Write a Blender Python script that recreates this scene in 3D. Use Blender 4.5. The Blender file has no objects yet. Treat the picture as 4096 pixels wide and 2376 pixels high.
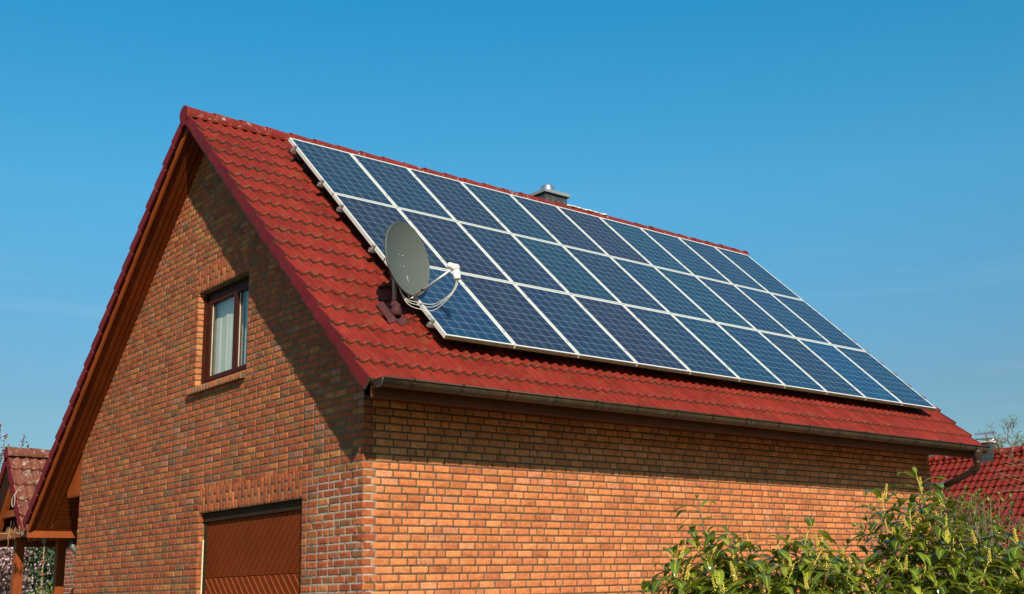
import bpy, math, random
import numpy as np
from mathutils import Vector, Matrix
R = math.radians
scene = bpy.context.scene
col = scene.collection
random.seed(7)
rng = np.random.default_rng(11)

# ------------------------------------------------------------------ camera
cam_d = bpy.data.cameras.new('camera')
cam_d.sensor_width = 36.0
cam_d.lens = 4612.51 / 4096 * 36
cam_d.clip_start = 0.1
cam_d.clip_end = 3000
cam = bpy.data.objects.new('camera', cam_d)
col.objects.link(cam)
RX, RY, RZ = (0.76559, -0.64285, -0.02476), (0.14068, 0.20493, -0.96861), (0.62775, 0.73807, 0.24733)
m = Matrix(((RX[0], -RY[0], -RZ[0]), (RX[1], -RY[1], -RZ[1]), (RX[2], -RY[2], -RZ[2]))).to_4x4()
m.translation = (-7.4421, -13.4986, 1.4437)
cam.matrix_world = m
scene.camera = cam

# ------------------------------------------------------------------ sky, sun, exposure
SUN = Vector((-0.481, -1.0, 0.70)).normalized()           # towards the sun
EL = math.asin(SUN.z)
AZ = math.atan2(SUN.x, SUN.y)
world = bpy.data.worlds.new('World')
scene.world = world
world.use_nodes = True
wn, wl = world.node_tree.nodes, world.node_tree.links
wn.clear()
sky = wn.new('ShaderNodeTexSky')
sky.sky_type = 'NISHITA'
sky.sun_disc = False
sky.sun_elevation = EL
sky.sun_rotation = AZ
sky.altitude = 200
sky.air_density = 1.0
sky.dust_density = 0.5
sky.ozone_density = 1.5
geo_w = wn.new('ShaderNodeTexCoord')
sep_w = wn.new('ShaderNodeSeparateXYZ')
ramp = wn.new('ShaderNodeValToRGB')
# the photograph's deep polarised blue: a tint by height above the horizon
el = ramp.color_ramp.elements
stops = [(0.0, (0.36, 0.46, 0.43)), (0.16, (0.42, 0.60, 0.635)), (0.33, (0.37, 1.02, 1.10)), (0.48, (0.16, 1.12, 1.285)), (0.72, (0.95, 1.15, 1.10)), (1.0, (1.10, 1.20, 1.10))]
el[0].position, el[0].color = stops[0][0], (*stops[0][1], 1)
el[1].position, el[1].color = stops[-1][0], (*stops[-1][1], 1)
for p_, c_ in stops[1:-1]:
    e_ = el.new(p_); e_.color = (*c_, 1)
hs = wn.new('ShaderNodeMix'); hs.data_type = 'RGBA'; hs.blend_type = 'MULTIPLY'
hs.inputs['Factor'].default_value = 1.0
bg = wn.new('ShaderNodeBackground')
bg.inputs['Strength'].default_value = 0.0985
wo = wn.new('ShaderNodeOutputWorld')
wl.new(geo_w.outputs['Generated'], sep_w.inputs[0]); wl.new(sep_w.outputs['Z'], ramp.inputs[0]); wl.new(ramp.outputs[0], hs.inputs['B'])
wl.new(sky.outputs[0], hs.inputs['A'])
mpw = wn.new('ShaderNodeMapping'); mpw.inputs['Scale'].default_value = (2.2, 2.2, 26); mpw.inputs['Rotation'].default_value = (0.06, 0.05, 0)
nzw = wn.new('ShaderNodeTexNoise'); nzw.inputs['Scale'].default_value = 1.6; nzw.inputs['Detail'].default_value = 5
mrw = wn.new('ShaderNodeMapRange'); mrw.inputs[1].default_value = 0.55; mrw.inputs[2].default_value = 0.80; mrw.inputs[4].default_value = 0.24
mzw = wn.new('ShaderNodeMapRange'); mzw.inputs[1].default_value = 0.34; mzw.inputs[2].default_value = 0.16; mzw.inputs[3].default_value = 0.0; mzw.inputs[4].default_value = 1.0
muw = wn.new('ShaderNodeMath'); muw.operation = 'MULTIPLY'
cw = wn.new('ShaderNodeMix'); cw.data_type = 'RGBA'; cw.inputs['B'].default_value = (4.2, 5.0, 5.6, 1)
wl.new(geo_w.outputs['Generated'], mpw.inputs[0]); wl.new(mpw.outputs[0], nzw.inputs['Vector']); wl.new(nzw.outputs['Fac'], mrw.inputs[0])
wl.new(sep_w.outputs['Z'], mzw.inputs[0]); wl.new(mrw.outputs[0], muw.inputs[0]); wl.new(mzw.outputs[0], muw.inputs[1])
wl.new(muw.outputs[0], cw.inputs['Factor']); wl.new(hs.outputs['Result'], cw.inputs['A']); wl.new(cw.outputs['Result'], bg.inputs['Color']); wl.new(bg.outputs[0], wo.inputs[0])

sun_d = bpy.data.lights.new('sun', 'SUN')
sun_d.energy = 5.0
sun_d.angle = R(0.5)
sun_d.color = (1.0, 0.885, 0.71)
sun = bpy.data.objects.new('sun', sun_d)
col.objects.link(sun)
sun.rotation_euler = (-SUN).to_track_quat('-Z', 'Y').to_euler()
sun.location = (-8, -20, 14)

scene.view_settings.view_transform = 'Standard'
scene.view_settings.look = 'None'
scene.view_settings.gamma = 1
scene.view_settings.exposure = 0.40
scene.render.engine = 'CYCLES'
scene.cycles.max_bounces = 8
scene.cycles.transparent_max_bounces = 16

# ------------------------------------------------------------------ materials
def new_mat(name):
    mt = bpy.data.materials.new(name)
    mt.use_nodes = True
    nt = mt.node_tree
    b = nt.nodes['Principled BSDF']
    return mt, nt, b

def N(nt, kind, **kw):
    n = nt.nodes.new(kind)
    for k, v in kw.items():
        if k.startswith('i_'):
            key = k[2:]
            key = int(key) if key.isdigit() else key.replace('_', ' ')
            n.inputs[key].default_value = v
        else:
            setattr(n, k, v)
    return n

def mixc(nt, fac, a, b, mode='MIX'):
    n = nt.nodes.new('ShaderNodeMix'); n.data_type = 'RGBA'; n.blend_type = mode
    for key, v in (('Factor', fac), ('A', a), ('B', b)):
        if isinstance(v, bpy.types.NodeSocket): nt.links.new(v, n.inputs[key])
        elif isinstance(v, (int, float)): n.inputs[key].default_value = v
        else: n.inputs[key].default_value = (*v, 1) if len(v) == 3 else v
    return n.outputs['Result']

def math_n(nt, op, a, b=None, clamp=False):
    n = nt.nodes.new('ShaderNodeMath'); n.operation = op; n.use_clamp = clamp
    for i, v in enumerate((a, b)):
        if v is None: continue
        if isinstance(v, bpy.types.NodeSocket): nt.links.new(v, n.inputs[i])
        else: n.inputs[i].default_value = v
    return n.outputs[0]

def maprange(nt, v, a, b, c=0.0, d=1.0, smooth=False):
    n = nt.nodes.new('ShaderNodeMapRange')
    if smooth: n.interpolation_type = 'SMOOTHSTEP'
    nt.links.new(v, n.inputs[0])
    for i, x in enumerate((a, b, c, d)): n.inputs[i + 1].default_value = x
    return n.outputs[0]

def noise(nt, scale, detail=3, rough=0.55, vec=None, dim='3D'):
    n = nt.nodes.new('ShaderNodeTexNoise')
    n.inputs['Scale'].default_value = scale
    n.inputs['Detail'].default_value = detail
    n.inputs['Roughness'].default_value = rough
    if vec is not None: nt.links.new(vec, n.inputs['Vector'])
    return n.outputs['Fac']

def geopos(nt):
    return nt.nodes.new('ShaderNodeNewGeometry').outputs['Position']

def bump(nt, bsdf, h, strength=0.5, dist=0.01):
    n = nt.nodes.new('ShaderNodeBump')
    n.inputs['Strength'].default_value = strength
    n.inputs['Distance'].default_value = dist
    nt.links.new(h, n.inputs['Height'])
    nt.links.new(n.outputs[0], bsdf.inputs['Normal'])

def simple(name, c, rough=0.6, var=0.15, scale=8.0, metal=0.0, spec=0.5, bmp=0.0, bscale=60.0, stretch=None):
    mt, nt, b = new_mat(name)
    pos = geopos(nt)
    v = pos
    if stretch:
        mp = N(nt, 'ShaderNodeMapping'); nt.links.new(pos, mp.inputs[0]); mp.inputs['Scale'].default_value = stretch
        v = mp.outputs[0]
    f = maprange(nt, noise(nt, scale, 5, 0.6, v), 0.3, 0.7)
    lo = tuple(x * (1 - var) for x in c); hi = tuple(min(1, x * (1 + var)) for x in c)
    nt.links.new(mixc(nt, f, lo, hi), b.inputs['Base Color'])
    b.inputs['Roughness'].default_value = rough
    b.inputs['Metallic'].default_value = metal
    b.inputs['Specular IOR Level'].default_value = spec
    if bmp: bump(nt, b, noise(nt, bscale, 4, 0.6, v), bmp, 0.004)
    return mt

def brick_mat(name):
    mt, nt, b = new_mat(name)
    pos = geopos(nt)
    at = N(nt, 'ShaderNodeAttribute', attribute_name='tint')
    n1 = maprange(nt, noise(nt, 26, 5, 0.65, pos), 0.28, 0.72, 0.70, 1.24)
    n2 = maprange(nt, noise(nt, 4.5, 3, 0.6, pos), 0.3, 0.7, 0.86, 1.12)
    k = math_n(nt, 'MULTIPLY', n1, n2)
    hv = N(nt, 'ShaderNodeHueSaturation'); nt.links.new(at.outputs['Color'], hv.inputs['Color']); nt.links.new(k, hv.inputs['Value'])
    w = maprange(nt, noise(nt, 17, 6, 0.7, pos), 0.60, 0.74, 0.0, 0.45)
    c = mixc(nt, w, hv.outputs[0], (0.46, 0.27, 0.17))
    d = maprange(nt, noise(nt, 75, 4, 0.7, pos), 0.60, 0.70, 0.0, 0.55)
    c = mixc(nt, d, c, (0.07, 0.04, 0.03))
    nt.links.new(c, b.inputs['Base Color'])
    b.inputs['Roughness'].default_value = 0.92
    b.inputs['Specular IOR Level'].default_value = 0.2
    bump(nt, b, noise(nt, 55, 6, 0.7, pos), 0.55, 0.008)
    return mt

def mortar_mat(name, light=False, gable=False):
    mt, nt, b = new_mat(name)
    pos = geopos(nt)
    f = maprange(nt, noise(nt, 12, 5, 0.6, pos), 0.3, 0.7)
    c = mixc(nt, f, (0.070, 0.053, 0.034), (0.115, 0.090, 0.058))
    if gable: c = mixc(nt, f, (0.088, 0.072, 0.045), (0.150, 0.126, 0.082))  # gable mortar colour lightened to make up for shade in its joints
    # repointed pale mortar round the house corner, with its own ragged edge
    sp = N(nt, 'ShaderNodeSeparateXYZ'); nt.links.new(pos, sp.inputs[0])
    yy = maprange(nt, sp.outputs['Y'], -1.95, -2.5)
    zz = maprange(nt, sp.outputs['Z'], 2.85, 2.65)
    xx = maprange(nt, sp.outputs['X'], -0.66, -0.76)
    k = math_n(nt, 'MULTIPLY', math_n(nt, 'MULTIPLY', yy, zz), xx)
    k = math_n(nt, 'MULTIPLY', k, maprange(nt, noise(nt, 9, 3, 0.5, pos), 0.36, 0.5))
    c = mixc(nt, k, c, (0.36, 0.33, 0.28))
    if light: c = mixc(nt, f, (0.34, 0.29, 0.23), (0.5, 0.44, 0.36))
    nt.links.new(c, b.inputs['Base Color'])
    b.inputs['Roughness'].default_value = 0.95
    b.inputs['Specular IOR Level'].default_value = 0.15
    bump(nt, b, noise(nt, 90, 4, 0.6, pos), 0.4, 0.004)
    return mt

def tile_mat(name, c, dirt=0.35, rough=0.42, lichen=0.0, moss=(0.16, 0.11, 0.035)):
    mt, nt, b = new_mat(name)
    pos = geopos(nt)
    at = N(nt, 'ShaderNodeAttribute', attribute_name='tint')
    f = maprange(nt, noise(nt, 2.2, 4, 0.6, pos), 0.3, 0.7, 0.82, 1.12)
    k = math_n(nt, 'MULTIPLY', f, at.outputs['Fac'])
    mp = N(nt, 'ShaderNodeMapping'); nt.links.new(pos, mp.inputs[0]); mp.inputs['Scale'].default_value = (34, 3.2, 3.2)
    st = maprange(nt, noise(nt, 1.0, 4, 0.6, mp.outputs[0]), 0.3, 0.7, 0.84, 1.1)
    k = math_n(nt, 'MULTIPLY', k, st)
    hv = N(nt, 'ShaderNodeHueSaturation'); hv.inputs['Color'].default_value = (*c, 1); nt.links.new(k, hv.inputs['Value'])
    cc = hv.outputs[0]
    d = maprange(nt, noise(nt, 6.5, 6, 0.7, pos), 0.54, 0.74, 0.0, dirt)
    cc = mixc(nt, d, cc, moss)
    sp = maprange(nt, noise(nt, 60, 3, 0.6, pos), 0.70, 0.76, 0.0, 0.6)
    cc = mixc(nt, sp, cc, (0.30, 0.17, 0.12))
    if lichen:
        l = maprange(nt, noise(nt, 9, 8, 0.75, pos), 0.60 - 0.08 * lichen, 0.68, 0.0, 0.85)
        cc = mixc(nt, l, cc, (0.5, 0.47, 0.4))
        l2 = maprange(nt, noise(nt, 5, 5, 0.7, pos), 0.67, 0.70, 0.0, 0.7)
        cc = mixc(nt, l2, cc, (0.45, 0.28, 0.05))
    nt.links.new(cc, b.inputs['Base Color'])
    b.inputs['Roughness'].default_value = rough
    b.inputs['Specular IOR Level'].default_value = 0.17
    bump(nt, b, noise(nt, 120, 4, 0.6, pos), 0.12, 0.003)
    return mt

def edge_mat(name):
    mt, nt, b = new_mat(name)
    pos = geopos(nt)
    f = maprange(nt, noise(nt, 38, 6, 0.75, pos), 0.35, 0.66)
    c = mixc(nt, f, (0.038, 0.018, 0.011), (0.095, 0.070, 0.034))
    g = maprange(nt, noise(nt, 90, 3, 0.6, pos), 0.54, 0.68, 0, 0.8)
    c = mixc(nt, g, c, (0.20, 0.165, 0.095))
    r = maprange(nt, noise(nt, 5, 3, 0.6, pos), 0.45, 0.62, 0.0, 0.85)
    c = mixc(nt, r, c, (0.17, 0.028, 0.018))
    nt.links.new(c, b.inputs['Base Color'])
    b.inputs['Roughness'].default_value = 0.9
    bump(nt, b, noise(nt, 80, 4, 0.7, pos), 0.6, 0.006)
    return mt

def cell_mat():
    mt, nt, b = new_mat('solar_cells')
    tc = N(nt, 'ShaderNodeTexCoord')
    oi = N(nt, 'ShaderNodeObjectInfo')
    sp = N(nt, 'ShaderNodeSeparateXYZ'); nt.links.new(tc.outputs['Object'], sp.inputs[0])
    cx_ = math_n(nt, 'DIVIDE', math_n(nt, 'SUBTRACT', sp.outputs['X'], 0.0255), 0.1565)
    cy_ = math_n(nt, 'DIVIDE', math_n(nt, 'SUBTRACT', sp.outputs['Y'], 0.0270), 0.1606)
    fx, fy = math_n(nt, 'FRACT', cx_), math_n(nt, 'FRACT', cy_)
    ex = math_n(nt, 'MINIMUM', fx, math_n(nt, 'SUBTRACT', 1.0, fx))
    ey = math_n(nt, 'MINIMUM', fy, math_n(nt, 'SUBTRACT', 1.0, fy))
    line = math_n(nt, 'MAXIMUM', math_n(nt, 'LESS_THAN', ex, 0.0105), math_n(nt, 'LESS_THAN', ey, 0.0100))
    out = math_n(nt, 'MAXIMUM', math_n(nt, 'LESS_THAN', cx_, 0.0), math_n(nt, 'GREATER_THAN', cx_, 6.0))
    out = math_n(nt, 'MAXIMUM', out, math_n(nt, 'MAXIMUM', math_n(nt, 'LESS_THAN', cy_, 0.0), math_n(nt, 'GREATER_THAN', cy_, 10.0)))
    white = math_n(nt, 'MAXIMUM', line, out)
    # bus bars: two along the length of every cell
    bx = math_n(nt, 'FRACT', math_n(nt, 'MULTIPLY', fx, 2.0))
    bb = math_n(nt, 'LESS_THAN', math_n(nt, 'ABSOLUTE', math_n(nt, 'SUBTRACT', bx, 0.5)), 0.014)
    cid = N(nt, 'ShaderNodeCombineXYZ')
    nt.links.new(math_n(nt, 'FLOOR', cx_), cid.inputs[0]); nt.links.new(math_n(nt, 'FLOOR', cy_), cid.inputs[1])
    nt.links.new(math_n(nt, 'MULTIPLY', oi.outputs['Random'], 97.0), cid.inputs[2])
    wn_ = N(nt, 'ShaderNodeTexWhiteNoise'); nt.links.new(cid.outputs[0], wn_.inputs['Vector'])
    val = maprange(nt, wn_.outputs['Value'], 0, 1, 0.90, 1.10)
    fl = N(nt, 'ShaderNodeTexVoronoi'); fl.inputs['Scale'].default_value = 55; nt.links.new(tc.outputs['Object'], fl.inputs['Vector'])
    sepc = N(nt, 'ShaderNodeSeparateColor'); nt.links.new(fl.outputs['Color'], sepc.inputs[0])
    val = math_n(nt, 'MULTIPLY', val, maprange(nt, sepc.outputs[0], 0, 1, 0.86, 1.14))
    hv = N(nt, 'ShaderNodeHueSaturation'); nt.links.new(oi.outputs['Color'], hv.inputs['Color']); nt.links.new(val, hv.inputs['Value'])
    wc = N(nt, 'ShaderNodeSeparateColor'); nt.links.new(wn_.outputs['Color'], wc.inputs[0])
    nt.links.new(maprange(nt, wc.outputs[1], 0, 1, 0.485, 0.512), hv.inputs['Hue'])
    c = mixc(nt, math_n(nt, 'MULTIPLY', bb, 0.45), hv.outputs[0], (0.16, 0.20, 0.25))
    c = mixc(nt, math_n(nt, 'MAXIMUM', math_n(nt, 'MULTIPLY', line, 0.7), out), c, (0.50, 0.55, 0.58))
    # a film of dust towards the lower frame
    du = maprange(nt, noise(nt, 3.0, 5, 0.6, tc.outputs['Object']), 0.35, 0.75, 0.0, 0.02)
    c = mixc(nt, du, c, (0.35, 0.33, 0.28))
    nt.links.new(c, b.inputs['Base Color'])
    b.inputs['Roughness'].default_value = 0.22
    b.inputs['Specular IOR Level'].default_value = 0.35
    b.inputs['Coat Weight'].default_value = 0.25
    b.inputs['Coat Roughness'].default_value = 0.12
    return mt

def frame_mat():
    mt, nt, b = new_mat('panel_frame_aluminium')
    tc = N(nt, 'ShaderNodeTexCoord')
    ge = N(nt, 'ShaderNodeNewGeometry')
    b.inputs['Roughness'].default_value = 0.45
    b.inputs['Metallic'].default_value = 0.15
    # green grime that washes down onto the lower outer face of the frame
    sp = N(nt, 'ShaderNodeSeparateXYZ'); nt.links.new(tc.outputs['Object'], sp.inputs[0])
    low = maprange(nt, sp.outputs['Y'], 0.004, 0.001)
    zz = maprange(nt, sp.outputs['Z'], -0.004, -0.008)
    mp = N(nt, 'ShaderNodeMapping'); nt.links.new(tc.outputs['Object'], mp.inputs[0]); mp.inputs['Scale'].default_value = (60, 4, 4)
    g = maprange(nt, noise(nt, 1.0, 4, 0.6, mp.outputs[0]), 0.25, 0.5, 0.55, 1.0)
    k = math_n(nt, 'MULTIPLY', math_n(nt, 'MULTIPLY', low, zz), g)
    gr = mixc(nt, noise(nt, 14, 4, 0.6, tc.outputs['Object']), (0.06, 0.05, 0.012), (0.20, 0.15, 0.08))
    c = mixc(nt, k, (0.70, 0.69, 0.64), gr)
    nt.links.new(c, b.inputs['Base Color'])
    return mt

def wood_mat(name, c, var=0.25, rough=0.5, spec=0.2):
    mt, nt, b = new_mat(name)
    tc = N(nt, 'ShaderNodeTexCoord')
    pos = geopos(nt)
    at = N(nt, 'ShaderNodeAttribute', attribute_name='tint')
    f = maprange(nt, noise(nt, 1.4, 4, 0.6, pos), 0.3, 0.7, 1 - var, 1 + var * 0.6)
    mp = N(nt, 'ShaderNodeMapping'); nt.links.new(pos, mp.inputs[0]); mp.inputs['Scale'].default_value = (18, 18, 18)
    f2 = maprange(nt, noise(nt, 1.0, 6, 0.7, mp.outputs[0]), 0.3, 0.7, 0.86, 1.1)
    k = math_n(nt, 'MULTIPLY', math_n(nt, 'MULTIPLY', f, f2), at.outputs['Fac'])
    hv = N(nt, 'ShaderNodeHueSaturation'); hv.inputs['Color'].default_value = (*c, 1); nt.links.new(k, hv.inputs['Value'])
    nt.links.new(hv.outputs[0], b.inputs['Base Color'])
    b.inputs['Roughness'].default_value = rough
    b.inputs['Specular IOR Level'].default_value = spec
    bump(nt, b, noise(nt, 1.0, 5, 0.6, mp.outputs[0]), 0.15, 0.003)
    return mt

def gutter_mat():
    mt, nt, b = new_mat('weathered_copper')
    pos = geopos(nt)
    mp = N(nt, 'ShaderNodeMapping'); nt.links.new(pos, mp.inputs[0]); mp.inputs['Scale'].default_value = (14, 2, 2)
    f = maprange(nt, noise(nt, 1.0, 5, 0.65, mp.outputs[0]), 0.3, 0.7)
    c = mixc(nt, f, (0.030, 0.020, 0.011), (0.066, 0.047, 0.025))
    g = maprange(nt, noise(nt, 1.2, 4, 0.6, pos), 0.52, 0.66, 0, 0.6)
    c = mixc(nt, g, c, (0.085, 0.034, 0.013))
    d = maprange(nt, noise(nt, 60, 3, 0.6, mp.outputs[0]), 0.62, 0.7, 0, 0.5)
    c = mixc(nt, d, c, (0.03, 0.03, 0.035))
    nt.links.new(c, b.inputs['Base Color'])
    b.inputs['Roughness'].default_value = 0.5
    b.inputs['Specular IOR Level'].default_value = 0.25
    return mt

def leaf_mat(name, top, under, rough=0.28, mid=(0.45, 0.5, 0.08), trans=0.25, var=0.3):
    mt, nt, b = new_mat(name)
    pos = geopos(nt)
    at = N(nt, 'ShaderNodeAttribute', attribute_name='tint')    # r: across the leaf, g: leaf tone, b: age
    sp = N(nt, 'ShaderNodeSeparateColor'); nt.links.new(at.outputs['Color'], sp.inputs[0])
    ge = N(nt, 'ShaderNodeNewGeometry')
    tv = maprange(nt, sp.outputs[1], 0, 1, 1 - var, 1 + var)
    hv = N(nt, 'ShaderNodeHueSaturation'); nt.links.new(tv, hv.inputs['Value'])
    c = mixc(nt, ge.outputs['Backfacing'], top, under)
    yl = maprange(nt, sp.outputs[2], 0.62, 1.0, 0, 0.75)
    c = mixc(nt, yl, c, (0.28, 0.30, 0.03))
    nt.links.new(c, hv.inputs['Color'])
    rib = maprange(nt, sp.outputs[0], 0.0, 0.16, 0.9, 0.0)
    c = mixc(nt, rib, hv.outputs[0], mid)
    nt.links.new(c, b.inputs['Base Color'])
    b.inputs['Roughness'].default_value = rough
    b.inputs['Specular IOR Level'].default_value = 0.5
    tr = N(nt, 'ShaderNodeBsdfTranslucent'); nt.links.new(mixc(nt, 0.5, c, (0.30, 0.36, 0.03)), tr.inputs['Color'])
    ms = N(nt, 'ShaderNodeMixShader'); ms.inputs[0].default_value = trans
    nt.links.new(b.outputs[0], ms.inputs[1]); nt.links.new(tr.outputs[0], ms.inputs[2])
    nt.links.new(ms.outputs[0], nt.nodes['Material Output'].inputs[0])
    bump(nt, b, noise(nt, 70, 3, 0.5, pos), 0.12, 0.003)
    return mt

def glass_mat():
    mt, nt, b = new_mat('window_glass')
    nt.nodes.remove(b)
    gl = N(nt, 'ShaderNodeBsdfGlossy'); gl.inputs['Roughness'].default_value = 0.01
    tr = N(nt, 'ShaderNodeBsdfTransparent'); tr.inputs['Color'].default_value = (0.92, 0.95, 0.94, 1)
    lw = N(nt, 'ShaderNodeLayerWeight'); lw.inputs['Blend'].default_value = 0.5
    fc = math_n(nt, 'ADD', math_n(nt, 'MULTIPLY', math_n(nt, 'POWER', lw.outputs['Facing'], 4.0), 0.8), 0.05)
    ms = N(nt, 'ShaderNodeMixShader')
    nt.links.new(fc, ms.inputs[0]); nt.links.new(tr.outputs[0], ms.inputs[1]); nt.links.new(gl.outputs[0], ms.inputs[2])
    nt.links.new(ms.outputs[0], nt.nodes['Material Output'].inputs[0])
    return mt

M = dict(
    brick=brick_mat('brick'), mortar=mortar_mat('mortar'), gable_mortar=mortar_mat('lightened_mortar', gable=True), pale_mortar=mortar_mat('pale_mortar', True),
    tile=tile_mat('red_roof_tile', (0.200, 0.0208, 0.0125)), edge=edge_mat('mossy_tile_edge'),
    verge=tile_mat('verge_tile', (0.150, 0.0105, 0.0125), 0.08, 0.65),
    ridge=tile_mat('ridge_tile', (0.18, 0.020, 0.014), 0.25, 0.55, lichen=0.25),
    old_tile=tile_mat('lichen_roof_tile', (0.175, 0.056, 0.036), 0.40, 0.75, lichen=0.7),
    glazed=tile_mat('glazed_roof_tile', (0.170, 0.0190, 0.0120), 0.05, 0.38),
    gasket=simple('pale_gasket', (0.45, 0.42, 0.32), 0.6), boot=simple('boot_plastic', (0.055, 0.007, 0.008), 0.8, 0.15, 8), cells=cell_mat(), frame=frame_mat(),
    alu=simple('bare_aluminium', (0.55, 0.54, 0.50), 0.38, 0.1, 20, metal=0.7),
    steel=simple('stainless_steel', (0.62, 0.64, 0.66), 0.25, 0.08, 10, metal=0.9),
    galv=simple('galvanised_steel', (0.36, 0.36, 0.34), 0.45, 0.2, 30, metal=0.6),
    dish=simple('grey_dish_paint', (0.084, 0.092, 0.080), 0.55, 0.04, 2),
    white_pl=simple('white_plastic', (0.72, 0.71, 0.64), 0.4, 0.05, 10),
    cable=simple('white_cable', (0.62, 0.58, 0.48), 0.5, 0.15, 30),
    black=simple('black_plastic', (0.02, 0.02, 0.02), 0.5, 0.1, 10),
    wood=wood_mat('orange_brown_wood', (0.135, 0.026, 0.0045), spec=0.12), wood_dark=wood_mat('dark_stained_wood', (0.13, 0.035, 0.010)),
    wood_beam=wood_mat('beam_wood', (0.25, 0.056, 0.013)), groove=simple('dark_groove', (0.03, 0.010, 0.005), 0.8),
    copper=simple('copper_roll', (0.26, 0.092, 0.052), 0.65, 0.3, 30), gutter=gutter_mat(),
    pipe=simple('brown_pipe', (0.036, 0.020, 0.012), 0.45, 0.3, 5, spec=0.25),
    zinc=simple('grey_zinc', (0.125, 0.115, 0.095), 0.5, 0.2, 8, metal=0.4),
    win_frame=simple('mahogany_frame', (0.050, 0.011, 0.006), 0.5, 0.2, 6, stretch=(8, 8, 1), spec=0.10), glass=glass_mat(),
    slot=simple('shutter_slot', (0.006, 0.005, 0.004), 0.9, spec=0.05), curtain=simple('white_curtain', (0.78, 0.74, 0.60), 0.9, 0.05, 4),
    door=simple('garage_door_paint', (0.140, 0.026, 0.0045), 0.6, 0.12, 2.2, spec=0.06), door_edge=simple('door_batten', (0.24, 0.055, 0.017), 0.5, 0.1, 4, spec=0.08),
    door_frame=simple('dark_brown_steel', (0.034, 0.018, 0.009), 0.6, 0.15, 4, spec=0.06), foam=simple('pale_foam', (0.60, 0.52, 0.33), 0.9, 0.2, 40, bmp=0.8),
    plaster=simple('grey_plaster', (0.35, 0.33, 0.30), 0.9), white_wall=simple('interior_white', (0.7, 0.7, 0.66), 0.9, 0.03),
    cladding=simple('anthracite_cladding', (0.040, 0.042, 0.042), 0.55, 0.25, 6), lead=simple('lead_sheet', (0.50, 0.49, 0.47), 0.6, 0.2, 20),
    cap=simple('zinc_cap', (0.30, 0.31, 0.30), 0.4, 0.15, 5, metal=0.35), slate=simple('slate', (0.035, 0.040, 0.044), 0.6, 0.35, 20, bmp=0.4),
    cap_white=simple('pale_concrete', (0.42, 0.39, 0.33), 0.8, 0.1), bark=simple('bark', (0.12, 0.085, 0.055), 0.9, 0.35, 20, bmp=0.6),
    twig=simple('twig', (0.15, 0.10, 0.055), 0.8, 0.3, 30), green_stem=simple('green_stem', (0.36, 0.29, 0.04), 0.6, 0.25, 25),
    laurel=leaf_mat('laurel_leaf', (0.078, 0.122, 0.012), (0.34, 0.32, 0.022), 0.20, (0.62, 0.56, 0.05), 0.30, 0.5), lilac=leaf_mat('lilac_leaf', (0.13, 0.20, 0.025), (0.17, 0.24, 0.04), 0.5, (0.14, 0.24, 0.05)),
    spike=simple('flower_bud', (0.68, 0.52, 0.09), 0.6, 0.35, 60), seed=simple('dry_seed_head', (0.10, 0.050, 0.040), 0.9, 0.4, 40),
    petal=leaf_mat('pink_petal', (0.72, 0.46, 0.50), (0.62, 0.40, 0.44), 0.7, (0.72, 0.46, 0.50), 0.35, 0.3),
    plumleaf=leaf_mat('purple_leaf', (0.085, 0.030, 0.022), (0.13, 0.045, 0.03), 0.5, (0.10, 0.035, 0.025), 0.3, 0.4),
    conifer=leaf_mat('conifer_needles', (0.030, 0.060, 0.024), (0.035, 0.07, 0.03), 0.7, (0.03, 0.06, 0.024), 0.1, 0.6),
    hedge=leaf_mat('hedge_leaf', (0.12, 0.19, 0.022), (0.14, 0.22, 0.03), 0.6, (0.12, 0.19, 0.022), 0.25, 0.4),
    vine=simple('dry_vine', (0.36, 0.20, 0.085), 0.8, 0.3, 20),
)

def ground_mat(name, a, b_, scale):
    mt, nt, b = new_mat(name)
    pos = geopos(nt)
    f = maprange(nt, noise(nt, scale, 8, 0.7, pos), 0.3, 0.7)
    nt.links.new(mixc(nt, f, a, b_), b.inputs['Base Color'])
    b.inputs['Roughness'].default_value = 0.95
    bump(nt, b, noise(nt, scale * 12, 5, 0.7, pos), 0.6, 0.03)
    return mt
M['grass'] = ground_mat('lawn_grass', (0.035, 0.065, 0.015), (0.085, 0.12, 0.03), 1.5)
M['paving'] = ground_mat('bounce_paving', (0.25, 0.185, 0.14), (0.36, 0.28, 0.22), 3)  # unseen paving, its tone chosen to bounce light onto the walls

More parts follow.
